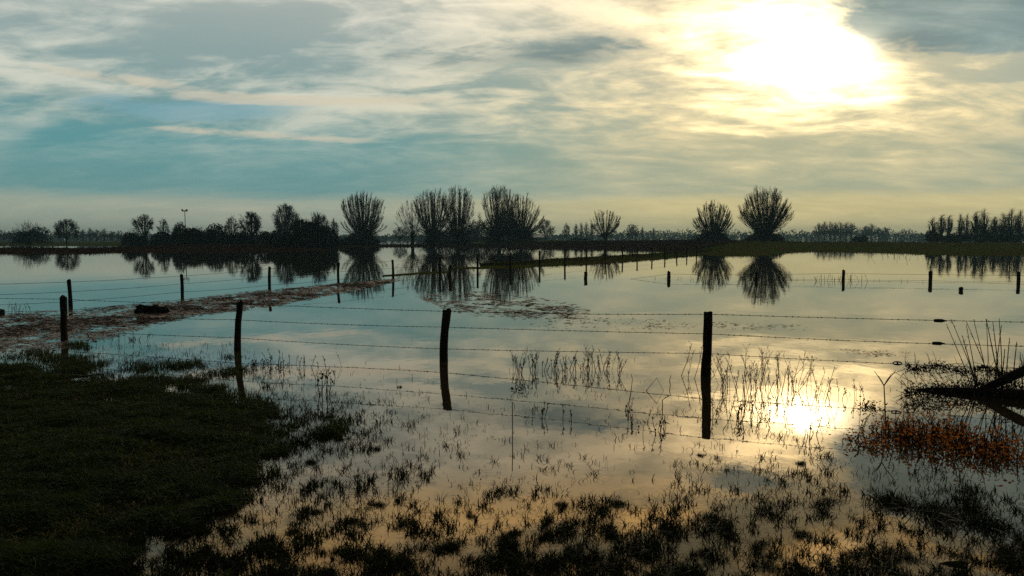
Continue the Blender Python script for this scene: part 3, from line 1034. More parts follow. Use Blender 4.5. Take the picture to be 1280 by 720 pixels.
for i, (px, py, s, lb) in enumerate(TUFTS):
    k = i % 5
    if first[k]:
        o = tuft_mesh[k]
        first[k] = False
    else:
        o = tuft_mesh[k].copy()
        COL.objects.link(o)
    p = gnd(px, py)
    o.location = (p.x, p.y, 0)
    o.rotation_euler = (0, 0, random.uniform(0, 6.28))
    s *= 0.9 if lb else 0.6
    o.scale = (s * random.uniform(.8, 1.3), s * random.uniform(.8, 1.3), (0.4 + 0.6 * s) * random.uniform(.7, 1.1))
    if 'group' in o:
        del o['group']
    if lb:
        tag(o, lb, 'grass tuft')
    else:
        tag(o, 'small dark grass tuft in the shallow water in front', 'grass tuft', G0)


# ------------------------------------------------------------------ reeds and weeds
def weed(mb, base, h, lean, r, twigs=5, spread=0.5):
    h = max(h, .03)
    tip = base + Vector((lean[0], lean[1], h))
    mid = base.lerp(tip, 0.5) + Vector((random.uniform(-1, 1), random.uniform(-1, 1), 0)) * h * 0.05
    b0 = base - Vector((0, 0, 0.08))
    mb.tube([b0, base, mid, tip], [r, r, r * 0.85, r * 0.45], 4)
    for _ in range(twigs):
        t = random.uniform(0.35, 1.0)
        p = base.lerp(mid, t * 2) if t < 0.5 else mid.lerp(tip, t * 2 - 1)
        e = p + (rvec() * spread + Vector((0, 0, 0.75))).normalized() * h * random.uniform(0.10, 0.26)
        mb.tube([p, e], [r * 0.6, r * 0.35], 3)
        for _ in range(2):
            c = p.lerp(e, random.uniform(0.5, 1.05))
            u = rvec() * random.uniform(0.008, 0.016)
            mb.leaf(c, u, u.cross(rvec()).normalized() * 0.005)


def reed_patch(spots, n, hmin, hmax, label, group, wx=0.16, r=0.0044, twigs=7):
    for px, py in spots:
        p = gnd(px, py)
        mb = MB()
        last = None
        for _ in range(n):
            q = p + Vector((random.gauss(0, wx), random.gauss(0, wx * 1.6), 0))
            h = hmin * .5 + (hmax - hmin * .5) * random.random() ** 0.8
            if last is not None:          # creeping rhizome under the water
                mb.tube([last - Vector((0, 0, .075)), q - Vector((0, 0, .075))], [r, r], 3)
            last = q
            weed(mb, q, h, (random.gauss(0, .26) * h, random.gauss(0, .2) * h), r * random.uniform(.55, 1.15), twigs)
        o = mb.build('reed_clump', M['reed'], loc=(p.x, p.y, 0))
        tag(o, label, 'reeds', group)


reed_patch([(648, 466), (662, 465), (677, 463), (694, 464), (708, 466), (722, 464), (738, 465), (752, 463), (764, 464)], 8, 0.14, 0.36,
           'dry reed clump in the patch left of the tallest post', 'reed patch left of the tallest post', wx=0.12)
reed_patch([(872, 470), (903, 484), (918, 488), (932, 482), (948, 486), (962, 484), (976, 487), (990, 484)], 9, 0.20, 0.52,
           'dry reed clump in the golden patch right of the tallest post', 'reed patch right of the tallest post', wx=0.13)
reed_patch([(905, 520), (925, 522), (945, 518)], 9, 0.05, 0.22, 'short brown reed clump below the golden reed patch', 'short reeds below the golden patch', wx=0.14)
reed_patch([(1018, 488), (1022, 505)], 4, 0.25, 0.45, 'slender reed stems right of the golden reed patch', 'slender reed stems by the sun glint', wx=0.07)
reed_patch([(1035, 505), (1050, 500), (1066, 498)], 3, 0.15, 0.3, 'thin reed stems standing right of the sun glint', 'thin stems right of the glint', wx=0.07)
reed_patch([(1010, 544)], 5, 0.12, 0.25, 'short forked stems in front of the sun glint', None, wx=0.08)
reed_patch([(815, 538), (690, 525), (830, 545), (790, 522)], 6, 0.05, 0.2, 'little broken reed clump in open water between posts', 'little broken reeds between the posts', wx=0.12)
reed_patch([(1150, 540), (1200, 550), (1240, 545), (1110, 530)], 7, 0.1, 0.3, 'thin dead stems among the rusty plants', 'dead stems among the rusty plants', wx=0.2)
reed_patch([(340, 462), (372, 455), (325, 458), (392, 462), (415, 468)], 4, 0.08, 0.25, 'thin dead stems in the water beside the bank tip', 'thin dead stems beside the bank tip', wx=0.18, r=0.004)
reed_patch([(105, 432), (160, 425), (172, 428)], 3, 0.1, 0.3, 'thin stems in the water behind the grass bank', 'thin stems behind the grass bank', wx=0.15, r=0.004)
reed_patch([(10, 391), (16, 391), (27, 390)], 5, 0.1, 0.3, 'reed stems near the left edge beyond the debris', 'reed stems at the left edge', wx=0.15, r=0.006)
reed_patch([(1020, 350.5), (1033, 350.5), (1062, 351), (1072, 351)], 6, 0.1, 0.34, 'scrubby reeds along the drowned wire of the right field', 'scrubby reeds along the drowned wire', wx=0.35, r=0.010, twigs=3)
reed_patch([(824, 349.2), (843, 349.2), (866, 349.5), (996, 350.2), (1095, 351), (1130, 351.5)], 3, 0.05, 0.2, 'tiny reeds beside the short drowned posts', 'tiny reeds by the drowned posts', wx=0.3, r=0.008, twigs=2)
reed_patch([(1105, 318), (1120, 320), (1135, 322), (1170, 321), (1105, 322), (1215, 321)], 5, 0.2, 0.7, 'sparse reeds at the water edge of the right bank', 'sparse reeds along the right bank', wx=1.2, r=0.02, twigs=3)

# seed-head weed by the bank
p = gnd(404, 494)
mb = MB()
for dx, h in ((-.05, .26), (-.015, .33), (.03, .30), (.055, .34), (.08, .22)):
    weed(mb, p + Vector((dx, random.uniform(-.04, .04), 0)), h, (dx * 0.4, 0), 0.006, 3, 0.4)
    for _ in range(3):
        c = p + Vector((dx * 1.4 + random.uniform(-.02, .02), 0, h * random.uniform(.6, 1.0)))
        mb.tube([c - Vector((0, 0, .014)), c, c + Vector((0, 0, .014))], [.004, .013, .005], 6, cap=True)
o = mb.build('dead_weed', M['darkleaf'], loc=(p.x, p.y, 0))
tag(o, 'dark dead weed with seed heads at the edge of the grass bank', 'weed')


def bent_reed(pxs, label):
    pts = [at(a, b_, dd) for a, b_, dd in pxs]
    mb = MB()
    mb.tube(pts, [.0055] * (len(pts) - 1) + [.003], 5)
    q = gnd(pxs[0][0], pxs[0][1])
    o = mb.build('bent_reed', M['reed'], loc=(q.x, q.y, 0))
    tag(o, label, 'reed')


dd = gnd(808, 488.5).y
bent_reed([(807, 489.5, dd), (821, 472.5, dd), (830.5, 491, dd - .03)], 'reed folded into a tent shape in open water left of the tallest post')
dd = gnd(784, 506).y
bent_reed([(783.5, 518, dd), (788, 495, dd), (791, 471, dd)], 'straight thin reed standing left of the folded reed')
dd = gnd(828, 512).y
bent_reed([(828, 522, dd), (828, 500, dd), (832, 497, dd - .02), (838, 494, dd)], 'short reed with bent tip below the folded reed')
dd = gnd(838, 482).y
bent_reed([(838, 483, dd), (837, 475, dd), (839, 469, dd)], 'tiny upright reed right of the folded reed')

# forked dead weed, right
dd = gnd(1107, 530).y
base = gnd(1107, 530)
mb = MB()
mb.tube([base - Vector((0, 0, .1)), base, at(1106, 500, dd), at(1105, 482, dd)], [.009, .008, .007, .006], 5)
for q in ((1093, 464), (1120, 463), (1098, 470), (1114, 468)):
    e = at(q[0], q[1], dd + random.uniform(-.05, .05))
    s = at(1105, 482, dd)
    mb.tube([s, s.lerp(e, .5) + Vector((0, 0, .006)), e], [.006, .005, .003], 5)
o = mb.build('forked_weed', M['reed'], loc=(base.x, base.y, 0))
tag(o, 'tall forked dead stem right of the sun glint', 'weed')


# rusty plants
def rusty(cx, cy, w, dpt, h, n, label):
    c0 = gnd(cx, cy)
    root = tag(empty('rusty_plant', (c0.x, c0.y, 0)), label, 'plant', 'rusty dead plants at lower right')
    st, lf, dl = MB(), MB(), MB()
    for _ in range(n // 9):
        q = c0 + Vector((random.gauss(0, w * .45), random.gauss(0, dpt * .45), 0))
        weed(st, q, h * random.uniform(.5, 1.2), (random.gauss(0, .06), random.gauss(0, .06)), .005, 2)
    for _ in range(n):
        q = c0 + Vector((random.gauss(0, w * .5), random.gauss(0, dpt * .55), abs(random.gauss(0, h * .5))))
        u = rvec() * random.uniform(.012, .035)
        u.z *= 0.6
        s = u.cross(rvec()).normalized() * random.uniform(.005, .013)
        lf.leaf(q, u, s)
    for _ in range(n // 4):
        q = c0 + Vector((random.gauss(0, w * .45), random.gauss(0, dpt * .45), abs(random.gauss(0, h * .35))))
        u = rvec() * random.uniform(.010, .030)
        dl.leaf(q, u, u.cross(rvec()).normalized() * random.uniform(.004, .010))
    st.build('stems', M['reed'], root)
    lf.build('leaves', M['rust'], root)
    dl.build('withered_leaves', M['litter'], root)


rusty(1128, 548, .32, .50, .19, 620, 'rusty brown plant clump below the forked stem')
rusty(1180, 545, .30, .34, .18, 380, 'small rusty plant clump between the two wider ones')
rusty(1224, 564, .58, .46, .18, 950, 'widest rusty brown plant mat at lower right')
rusty(1085, 556, .26, .3, .10, 150, 'thin scattered rusty plant left of the other rusty clumps')

# brown scraps left by the bank tip and a few in open water
for cx, cy, w, n, lb in ((318, 456, .10, 70, 'brown leafy scrap beside the bank tip post'), (333, 455, .09, 60, 'brown leafy scrap second right of the bank tip post'), (352, 459, .14, 60, 'thin brown scrap furthest right of the bank tip post'),
                         (650, 487, .12, 50, 'brown scrap in the water below the reed patch'), (1086, 509, .14, 110, 'dark brown leaf clump left of the forked stem')):
    c0 = gnd(cx, cy)
    mb = MB()
    for _ in range(n):
        q = Vector((random.gauss(0, w * .5), random.gauss(0, w * .5), abs(random.gauss(0, .045))))
        u = rvec() * random.uniform(.01, .03)
        mb.leaf(q, u, u.cross(rvec()).normalized() * random.uniform(.004, .011))
    o = mb.build('plant_scrap', M['litter'])
    o.location = c0
    tag(o, lb, 'plant debris')

# ------------------------------------------------------------------ fallen branch with debris and willow shoots, right edge
D = gnd(1230, 490).y
br = tag(empty('fallen_branch', gnd(1230, 490)), 'dark fallen branch lying half in the water at the right edge', 'branch')
mb = MB()
pts = [gnd(1136, 487), gnd(1165, 488), gnd(1200, 491), gnd(1240, 495), gnd(1290, 500), gnd(1360, 508)]
mb.tube([p + Vector((0, 0, z)) for p, z in zip(pts, (-.02, .005, .02, .03, .05, .05))], [.015, .04, .055, .07, .09, .11], 9, cap=True)
mb.build('limb', M['post'], br, smooth=True)
mb = MB()
pts = [at(1216, 493, D - .15), at(1240, 482, D - .2), at(1265, 470, D - .25), at(1300, 455, D - .3), at(1345, 438, D - .3)]
mb.tube(pts, [.04, .055, .065, .07, .075], 9, cap=True)
mb.build('limb', M['post'], br, smooth=True)
tw, lf = MB(), MB()
for _ in range(60):
    s = random.random()
    q = at(1222 + 90 * s, 490 - 42 * s + random.gauss(0, 2), D - .2)
    e = q + (rvec() + Vector((-.2, 0, .5))).normalized() * random.uniform(.05, .30)
    tw.tube([q, q.lerp(e, .5) + rvec() * .02, e], [.006, .005, .002], 3)
for _ in range(150):
    s = random.random()
    q = gnd(1125 + 165 * s, random.uniform(483, 494)) + Vector((0, 0, random.uniform(0, .05)))
    e = q + (rvec() + Vector((-.3, 0, .35))).normalized() * random.uniform(.08, .35)
    tw.tube([q, q.lerp(e, .5) + rvec() * .02, e], [.005, .004, .002], 3)
    for _ in range(3):
        c = q.lerp(e, random.random())
        u = rvec() * random.uniform(.01, .022)
        lf.leaf(c, u, u.cross(rvec()).normalized() * .008)
for _ in range(1500):
    s = random.random() ** 0.8
    q = gnd(1130 + 170 * s, random.gauss(490, 3 + 6 * s)) + Vector((0, 0, abs(random.gauss(0, .025 + .05 * s))))
    u = rvec() * random.uniform(.012, .03)
    lf.leaf(q, u, u.cross(rvec()).normalized() * random.uniform(.005, .012))
tw.build('twigs', M['post'], br)
lf.build('dead_leaves', M['darkleaf'], br)

# leafy debris mat caught on the lowest wire
mt = tag(empty('debris_mat', gnd(1190, 468)), 'dark leafy flood debris caught behind the fallen branch', 'debris')
tw, lf = MB(), MB()
for _ in range(1100):
    s = random.random()
    cx = 1132 + 150 * s
    cy = 458 + 8 * s + 3 * math.sin(s * 17)
    q = at(cx, random.gauss(cy, 2.6), D + 0.35 + random.gauss(0, .12))
    u = rvec() * random.uniform(.010, .028)
    lf.leaf(q, u, u.cross(rvec()).normalized() * random.uniform(.005, .012))
for _ in range(170):
    s = random.random()
    cx = 1128 + 155 * s
    cy = 460 + 8 * s
    q = at(cx, random.gauss(cy, 3), D + .35 + random.gauss(0, .1))
    e = q + (rvec() + Vector((.2, 0, random.choice((.5, -.6, -.6))))).normalized() * random.uniform(.08, .32)
    tw.tube([q, q.lerp(e, .5) + rvec() * .02, e], [.0045, .0035, .002], 3)
    for _ in range(2):
        c = q.lerp(e, random.random())
        u = rvec() * random.uniform(.008, .016)
        lf.leaf(c, u, u.cross(rvec()).normalized() * .006)
tw.build('twigs', M['post'], mt)
lf.build('dead_leaves', M['darkleaf'], mt)

sap = tag(empty('willow_shoots', gnd(1238, 489)), 'bare upright willow shoots rising behind the fallen branch', 'shrub')
mb = MB()
for tx, ty, bx, by in ((1183, 405, 1219, 486), (1189, 399, 1227, 487), (1203, 420, 1222, 486), (1208, 407, 1224, 487), (1208, 402, 1246, 488), (1217, 399, 1240, 488), (1233, 399, 1233, 489), (1233, 400, 1255, 489), (1241, 402, 1250, 489),
                       (1252, 406, 1243, 489), (1249, 398, 1252, 490), (1256, 436, 1254, 489), (1262, 422, 1258, 490), (1271, 427, 1262, 490), (1275, 440, 1278, 490), (1284, 436, 1281, 490), (1296, 415, 1286, 490)):
    d1 = D + random.uniform(-.1, .25)
    t_ = at(tx, ty, d1 + random.uniform(-.1, .1))
    b_ = at(bx, by, d1)
    b_.z = -0.08
    m = b_.lerp(t_, .5) + Vector((random.uniform(-.02, .03), 0, 0))
    r = .0075 * random.uniform(.8, 1.2)
    mb.tube([b_, b_.lerp(m, .5), m, m.lerp(t_, .5), t_], [r, r * .95, r * .85, r * .7, r * .5], 5)
    for _ in range(5):
        s = random.uniform(.45, 1)
        q = m.lerp(t_, s * 2 - 1) if s > .5 else b_.lerp(m, s * 2)
        e = q + (rvec() * .7 + (t_ - b_).normalized()).normalized() * random.uniform(.015, .06)
        mb.tube([q, e], [r * .5, r * .35], 4)
mb.build('shoots', M['reed'], sap)

# ------------------------------------------------------------------ floating litter
def litter(name, n, poly, dens, label, size=(.02, .10), mat='litter', zmax=.012, flat=True, soft=0.12):
    """poly: list of (column, far row, near row)"""
    cs = [p[0] for p in poly]
    mb = MB()
    k = 0
    tries = 0
    while k < n and tries < n * 30:
        tries += 1
        c = random.uniform(cs[0], cs[-1])
        a = np.interp(c, cs, [p[1] for p in poly])
        b_ = np.interp(c, cs, [p[2] for p in poly])
        r = random.uniform(a, b_)
        q = gnd(c, r)
        edge = min(1, (c - cs[0]) / 50 if cs[0] > 0 else 1, (cs[-1] - c) / 60) * min(1, 4 * min(r - a, b_ - r) / (b_ - a + 1e-6))
        f = float(fbm(np.array([q.x * .9 + 5]), np.array([q.y * .55 + 2]))[0])
        f2 = float(fbm(np.array([q.x * 3]), np.array([q.y * 2]))[0])
        if random.random() > dens * max(edge, 0) ** .8 * min(1, max(soft, (f - .36) * 5)) * min(1, max(0, (f2 - .28) * 3)):
            continue
        an = random.gauss(0, .7)
        L = random.uniform(*size) * (q.y / 18)
        u = Vector((math.cos(an), math.sin(an), random.gauss(0, .03))) * L * .5
        s = Vector((-math.sin(an), math.cos(an), random.gauss(0, .08))) * L * random.uniform(.08, .28)
        q.z = random.uniform(.004, zmax)
        if flat:
            mb.leaf(q, u, s)
        else:
            mb.tube([q - u, q + u], [L * .07, L * .05], 3)
        k += 1
    o = mb.build(name, M[mat])
    tag(o, label, 'flood debris', kind='stuff')
    return o


left = [(-60, 393, 440), (0, 392, 442), (60, 388, 440), (110, 385, 432), (150, 381, 420), (200, 377, 406), (240, 373, 396), (300, 365, 389), (340, 361.5, 384), (400, 356, 372), (440, 352.5, 365), (480, 349.5, 356), (500, 347, 351)]
litter('reed_litter', 34000, left, 1.0, 'pinkish brown mat of floating reed litter stretching from the left', size=(.03, .15), mat='litter_pale', soft=.55)
litter('reed_twigs', 5000, left, 1.0, 'dark twigs scattered over the floating litter mat on the left', size=(.05, .22), mat='litter', zmax=.04)
mid = [(520, 366, 371), (560, 364, 390), (600, 364, 396), (650, 367, 400), (690, 374, 404), (740, 384, 406)]
litter('reed_litter', 1400, mid, 1.0, 'loose floating reed litter in the middle of the water', size=(.05, .2), mat='litter_pale')
litter('reed_twigs', 700, mid, 1.0, 'dark twigs in the loose litter in the middle', size=(.05, .2))
line = [(640, 396, 408), (720, 393, 412), (800, 397, 414), (870, 401, 411), (960, 403, 413), (1010, 405, 414)]
litter('floating_specks', 500, line, .9, 'line of dark floating specks across the middle water', size=(.03, .13))
litter('floating_specks', 260, [(1040, 435, 437), (1080, 436, 447), (1130, 438, 447), (1150, 442, 446)], 1.0, 'brown floating specks before the lowest insulator', size=(.03, .1))
litter('floating_specks', 600, [(860, 560, 600), (960, 575, 640), (1060, 570, 650), (1160, 575, 640), (1290, 575, 640)], .6, 'scattered dark specks on the water at lower right', size=(.02, .07))
litter('shore_litter', 1500, [(-60, 429, 442), (60, 430, 448), (130, 440, 455), (280, 450, 466), (300, 455, 470)], 1.0, 'brown litter washed along the edge of the grass bank', size=(.02, .08))

# dark clod in the litter mat
p = gnd(189, 391.5)
mb = MB()
root = tag(empty('driftwood_clod', p), 'dark ragged driftwood lump lying in the litter mat at left', 'driftwood')
for cx, cz, rx, rz in ((-.27, .13, .16, .15), (-.1, .10, .2, .13), (.1, .12, .2, .14), (.28, .10, .2, .11), (.42, .09, .1, .06), (-.36, .10, .1, .11)):
    c = p + Vector((cx, 0, cz - .03))
    K = 7
    pts, rd = [], []
    for k in range(K):
        t = k / (K - 1)
        pts.append(c + Vector(((t - .5) * 2 * rx, random.uniform(-.03, .03), random.uniform(-.02, .02))))
        rd.append(max(.01, rz * math.sqrt(max(.02, 1 - (2 * t - 1) ** 2)) * random.uniform(.8, 1.15)))
    mb.tube(pts, rd, 8, cap=True)
for _ in range(60):
    q = p + Vector((random.uniform(-.4, .45), random.uniform(-.1, .1), random.uniform(.03, .24)))
    u = rvec() * random.uniform(.02, .05)
    mb.tube([q - u, q + u], [.012, .006], 3)
mb.build('lump', M['post'], root)
mb = MB()
mb.tube([p + Vector((-.38, -.1, .2)), p + Vector((-.1, -.16, .22)), p + Vector((.3, -.1, .14))], [.02, .022, .012], 6, cap=True)
mb.build('stick', M['post'], root)
p = gnd(0, 392)
o = post_mesh(Vector((0, 0, 0)), .09, .12, 0, 0, 8, sub=.1).build('clod', M['post'], smooth=True)
o.location = p
tag(o, 'small dark clod at the left edge of the picture', 'clod')

# ------------------------------------------------------------------ sky
SAZ, SEL = 20.3, 12.2
sd = Vector((math.sin(R(SAZ)) * math.cos(R(SEL)), math.cos(R(SAZ)) * math.cos(R(SEL)), math.sin(R(SEL))))
world = bpy.data.worlds.new('World')
scene.world = world
world.use_nodes = True
nt = world.node_tree
nt.nodes.clear()
NN = nt.nodes.new
LK = nt.links.new


def setin(sock, v):
    if isinstance(v, bpy.types.NodeSocket):
        LK(v, sock)
    else:
        sock.default_value = v


def m(op, a, b=0.0, c=0.0, clamp=False):
    n = NN('ShaderNodeMath')
    n.operation = op
    n.use_clamp = clamp
    setin(n.inputs[0], a)
    setin(n.inputs[1], b)
    setin(n.inputs[2], c)
    return n.outputs[0]


def ss(v, a, b_):
    n = NN('ShaderNodeMapRange')
    n.interpolation_type = 'SMOOTHSTEP'
    setin(n.inputs['Value'], v)
    n.inputs['From Min'].default_value = a
    n.inputs['From Max'].default_value = b_
    return n.outputs['Result']


def mix(f, a, b_, mode='MIX'):
    n = NN('ShaderNodeMix')
    n.data_type = 'RGBA'
    n.blend_type = mode
    n.clamp_factor = True
    setin(n.inputs['Factor'], f)
    for s, v in ((n.inputs[6], a), (n.inputs[7], b_)):
        if isinstance(v, tuple):
            s.default_value = (*v, 1)
        else:
            LK(v, s)
    return n.outputs[2]


def scl(c, f):                       # colour times value
    n = NN('ShaderNodeVectorMath')
    n.operation = 'SCALE'
    if isinstance(c, tuple):
        n.inputs[0].default_value = c
    else:
        LK(c, n.inputs[0])
    setin(n.inputs['Scale'], f)
    return n.outputs[0]


def addc(a, b_):
    n = NN('ShaderNodeVectorMath')
    n.operation = 'ADD'
    LK(a, n.inputs[0])
    LK(b_, n.inputs[1])
    return n.outputs[0]


def ramp(v, stops):
    n = NN('ShaderNodeValToRGB')
    e = n.color_ramp.elements
    while len(e) < len(stops):
        e.new(0.5)
    for el, (p, c) in zip(e, stops):
        el.position = p
        el.color = (*c, 1)
    LK(v, n.inputs['Fac'])
    return n.outputs['Color']


tc = NN('ShaderNodeTexCoord')
sep = NN('ShaderNodeSeparateXYZ')
LK(tc.outputs['Generated'], sep.inputs[0])
dx, dy, dz = sep.outputs
EL = m('MULTIPLY', m('ARCSINE', dz), 57.2958)
AZ = m('MULTIPLY', m('ARCTAN2', dx, dy), 57.2958)
dotn = NN('ShaderNodeVectorMath')
dotn.operation = 'DOT_PRODUCT'
LK(tc.outputs['Generated'], dotn.inputs[0])
dotn.inputs[1].default_value = sd
TH = m('MULTIPLY', m('ARCCOSINE', m('MINIMUM', dotn.outputs['Value'], 0.999999)), 57.2958)

zc = m('ADD', m('MAXIMUM', dz, 0.0), 0.20)
comb = NN('ShaderNodeCombineXYZ')
LK(m('DIVIDE', dx, zc), comb.inputs[0])
LK(m('DIVIDE', dy, zc), comb.inputs[1])


def noise(scale, detail, rough, stretch, off, dist=0.0):
    mp = NN('ShaderNodeMapping')
    mp.inputs['Scale'].default_value = stretch
    mp.inputs['Location'].default_value = off
    mp.inputs['Rotation'].default_value = (0, 0, R(-8))
    LK(comb.outputs[0], mp.inputs['Vector'])
    n = NN('ShaderNodeTexNoise')
    n.inputs['Scale'].default_value = scale
    n.inputs['Detail'].default_value = detail
    n.inputs['Roughness'].default_value = rough
    n.inputs['Distortion'].default_value = dist
    LK(mp.outputs[0], n.inputs['Vector'])
    return n.outputs['Fac']


nA = noise(1.7, 12, 0.58, (0.85, 1, 1), (3.1, 1.7, 0.4), 0.6)       # cloud masses
nB = noise(2.9, 10, 0.57, (0.65, 1.25, 1), (7.3, 2.2, 1.9), 1.0)    # streaks
nC = noise(7.5, 9, 0.60, (0.7, 1.2, 1), (1.3, 8.8, 5.1), 0.5)       # wisps


def ctr(n, k):                       # centred noise times k
    return m('MULTIPLY', m('SUBTRACT', n, 0.5), k)


def gauss(az, el, wa, we, tilt=0.0):
    da = m('SUBTRACT', AZ, az)
    a = m('DIVIDE', da, wa)
    e = m('DIVIDE', m('SUBTRACT', m('SUBTRACT', EL, el), m('MULTIPLY', da, tilt)), we)
    return m('EXPONENT', m('MULTIPLY', m('ADD', m('MULTIPLY', a, a), m('MULTIPLY', e, e)), -1.0))


ELw = m('ADD', EL, m('MULTIPLY', ctr(nB, 2.6), ss(EL, 0.5, 5.0)))     # ragged cloud bands
e01 = m('DIVIDE', ELw, 90.0, clamp=True)
def band(cols):
    st = [0.0, 0.026, 0.035, 0.070, 0.10, 0.155, 0.180, 0.215, 0.29]
    return ramp(e01, list(zip(st, cols)) + [(0.38, (.12, .14, .15)), (1.0, (.035, .04, .045))])  # last stops: unseen sky overhead, dimmed to keep the grass dark


side = ss(AZ, -16.0, 14.0)
shade = mix(side, band([(.30, .33, .27), (.29, .345, .285), (.13, .26, .26), (.11, .265, .28), (.175, .285, .29), (.28, .345, .335), (.36, .40, .375), (.22, .28, .26), (.20, .24, .22)]),
            band([(.40, .38, .23), (.47, .43, .25), (.25, .315, .25), (.24, .315, .265), (.26, .335, .30), (.265, .335, .32), (.33, .36, .30), (.22, .25, .21), (.20, .21, .17)]))
light = mix(side, band([(.40, .39, .31), (.43, .42, .33), (.24, .36, .34), (.36, .44, .40), (.53, .55, .47), (.60, .61, .54), (.72, .70, .60), (.68, .54, .32), (.60, .42, .22)]),
            band([(.52, .48, .30), (.64, .58, .34), (.43, .44, .32), (.52, .49, .35), (.72, .64, .42), (.74, .68, .51), (.84, .77, .58), (.86, .56, .23), (.70, .44, .17)]))
mass = m('ADD', 0.5, m('ADD', ctr(nA, 0.80), m('ADD', ctr(nB, 0.70), ctr(nC, 0.50))))
mass = m('ADD', 0.46, m('MULTIPLY', m('SUBTRACT', mass, 0.46), m('ADD', 0.35, m('MULTIPLY', ss(EL, 4.0, 10.0), 0.65))))
base = mix(ss(mass, 0.37, 0.70), shade, light)
# clear strip, upper left
sky = NN('ShaderNodeTexSky')
sky.sky_type = 'NISHITA'
sky.sun_disc = False
sky.sun_elevation = R(SEL)
sky.sun_rotation = R(SAZ)
clear = mix(0.65, scl(sky.outputs[0], 0.08), (.055, .25, .33))
gap = m('ADD', gauss(-21.5, 8.4, 9.0, 1.15, 0.03), m('MULTIPLY', gauss(-10.5, 10.9, 4.5, 0.7), 0.5))
gap = ss(m('ADD', gap, m('ADD', ctr(nB, 1.3), ctr(nC, 0.9))), 0.45, 0.85)
base = mix(m('MULTIPLY', gap, 0.8), base, clear)
# pale crest lines of the strip
crest = m('ADD', gauss(-14.0, 9.3, 14.0, 0.45, 0.04), m('ADD', m('MULTIPLY', gauss(-17.0, 6.9, 11.0, 0.40, -0.03), 0.95), m('MULTIPLY', gauss(-26.0, 10.0, 8.0, 0.5, -0.06), 0.9)))
crest = ss(m('ADD', crest, m('ADD', ctr(nC, 1.3), ctr(nB, 0.7))), 0.50, 1.0)
base = mix(m('MULTIPLY', crest, 0.65), base, (.56, .51, .40))
# darker cloud masses, upper right and middle
dk = m('ADD', m('MULTIPLY', gauss(34.5, 14.8, 12.0, 3.9), 1.9), m('ADD', m('MULTIPLY', gauss(4.0, 12.8, 7.0, 1.5), 0.50), m('MULTIPLY', gauss(16.5, 16.6, 4.0, 0.9), 0.62)))
dk = m('ADD', dk, m('MULTIPLY', gauss(-9.0, 13.2, 5.0, 1.3), 0.35))
dk = ss(m('ADD', dk, m('ADD', ctr(nA, 1.5), ctr(nC, 0.9))), 0.34, 0.66)
dark_c = scl((.19, .255, .25), m('ADD', 1.0, m('ADD', ctr(nB, 1.2), ctr(nC, 0.8))))
base = mix(m('MULTIPLY', dk, 0.88), base, dark_c)
# sun burning through
op = m('SUBTRACT', 1.0, m('MULTIPLY', dk, 0.95))
da = m('MULTIPLY', m('SUBTRACT', AZ, SAZ - 0.6), 0.62)
de = m('SUBTRACT', EL, SEL - 0.2)
TE = m('SQRT', m('ADD', m('MULTIPLY', da, da), m('MULTIPLY', de, de)))          # the gap in the cloud is wider than high
ragged = m('ADD', ctr(nA, 9.0), m('ADD', ctr(nB, 9.0), ctr(nC, 6.0)))
wob = m('MAXIMUM', m('SUBTRACT', TE, ragged), 0.0)
core = m('EXPONENT', m('MULTIPLY', m('POWER', m('DIVIDE', wob, 3.2), 2.0), -1.0))
halo = m('EXPONENT', m('DIVIDE', m('MAXIMUM', m('SUBTRACT', TE, m('MULTIPLY', ragged, 0.7)), 0.0), -5.5))
pa, pe = m('DIVIDE', m('SUBTRACT', AZ, SAZ), 2.3), m('DIVIDE', m('SUBTRACT', EL, SEL - 0.3), 0.85)
peak = m('EXPONENT', m('MULTIPLY', m('ADD', m('MULTIPLY', pa, pa), m('MULTIPLY', pe, pe)), -1.0))
glow = addc(scl((2.3, 1.85, 1.08), m('MULTIPLY', core, op)), scl((.76, .44, .10), m('MULTIPLY', halo, op)))
glow = addc(glow, scl((9.0, 7.6, 5.2), peak))
base = addc(base, glow)
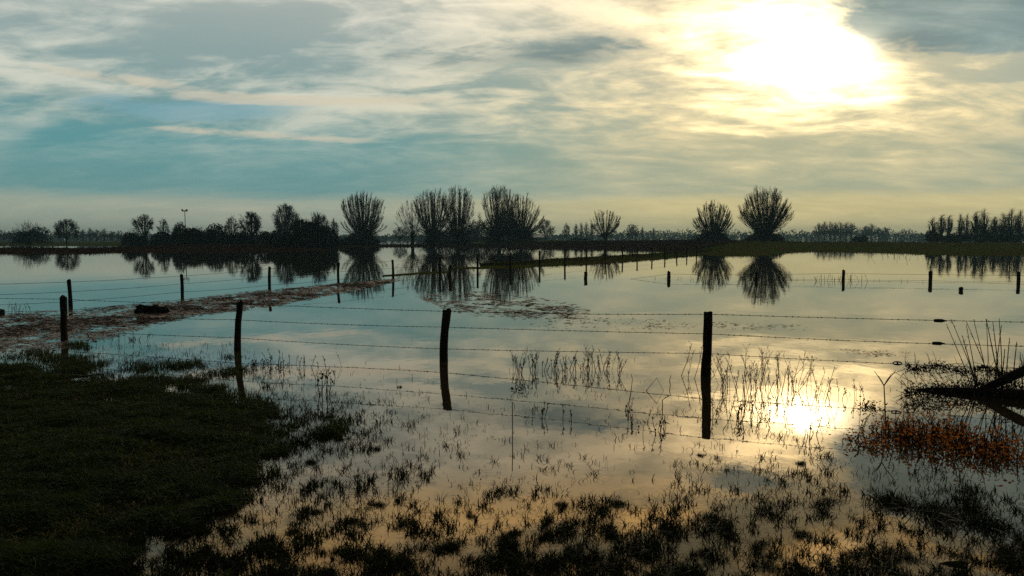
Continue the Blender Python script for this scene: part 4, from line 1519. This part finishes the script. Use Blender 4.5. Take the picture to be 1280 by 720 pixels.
# bright broken cloud just above the picture
high = m('MULTIPLY', m('ADD', gauss(21.0, 20.3, 11.0, 2.3), m('MULTIPLY', gauss(0.0, 20.5, 16.0, 2.3), 0.35)), ss(m('ADD', nA, ctr(nB, 0.8)), 0.35, 0.65))
base = addc(base, scl((1.25, .92, .52), high))
# unseen sky away from the sun, darkened so near sides stay dark
back = ss(TH, 50.0, 100.0)
base = mix(m('MULTIPLY', back, 0.9), base, (.025, .03, .035))
hs = NN('ShaderNodeHueSaturation')
hs.inputs['Saturation'].default_value = 1.08
LK(base, hs.inputs['Color'])
bg = NN('ShaderNodeBackground')
LK(scl(hs.outputs['Color'], 10.0), bg.inputs['Color'])
bg.inputs['Strength'].default_value = 0.1
wo = NN('ShaderNodeOutputWorld')
LK(bg.outputs[0], wo.inputs['Surface'])

sun_d = bpy.data.lights.new('sun', 'SUN')
sun_d.energy = 0.5
sun_d.angle = R(1.0)
sun_d.color = (1.0, 0.86, 0.62)
sun = bpy.data.objects.new('sun', sun_d)
COL.objects.link(sun)
sun.rotation_euler = (-sd).to_track_quat('-Z', 'Y').to_euler()

# ------------------------------------------------------------------ haze
HAZE = True
if HAZE:
    hb = MB()
    hb.box((-2030, -330, -1.6), (2030, 2030, 26))
    hm = bpy.data.materials.new('haze_air')
    hm.use_nodes = True
    hn = hm.node_tree
    hn.nodes.clear()
    pv = hn.nodes.new('ShaderNodeVolumePrincipled')
    pv.inputs['Color'].default_value = (0.45, 0.80, 0.95, 1)
    pv.inputs['Density'].default_value = 0.00038
    pv.inputs['Anisotropy'].default_value = 0.2
    oo = hn.nodes.new('ShaderNodeOutputMaterial')
    hn.links.new(pv.outputs[0], oo.inputs['Volume'])
    hz = hb.build('haze', hm)
    hz['kind'] = 'stuff'

# ------------------------------------------------------------------ render settings
vs = scene.view_settings
vs.view_transform = 'Standard'
vs.look = 'None'
vs.exposure = 0.22
vs.gamma = 1.0
vs.use_curve_mapping = False
scene.render.engine = 'CYCLES'
scene.cycles.use_denoising = False
scene.cycles.max_bounces = 6
scene.cycles.transparent_max_bounces = 8
scene.cycles.volume_bounces = 0
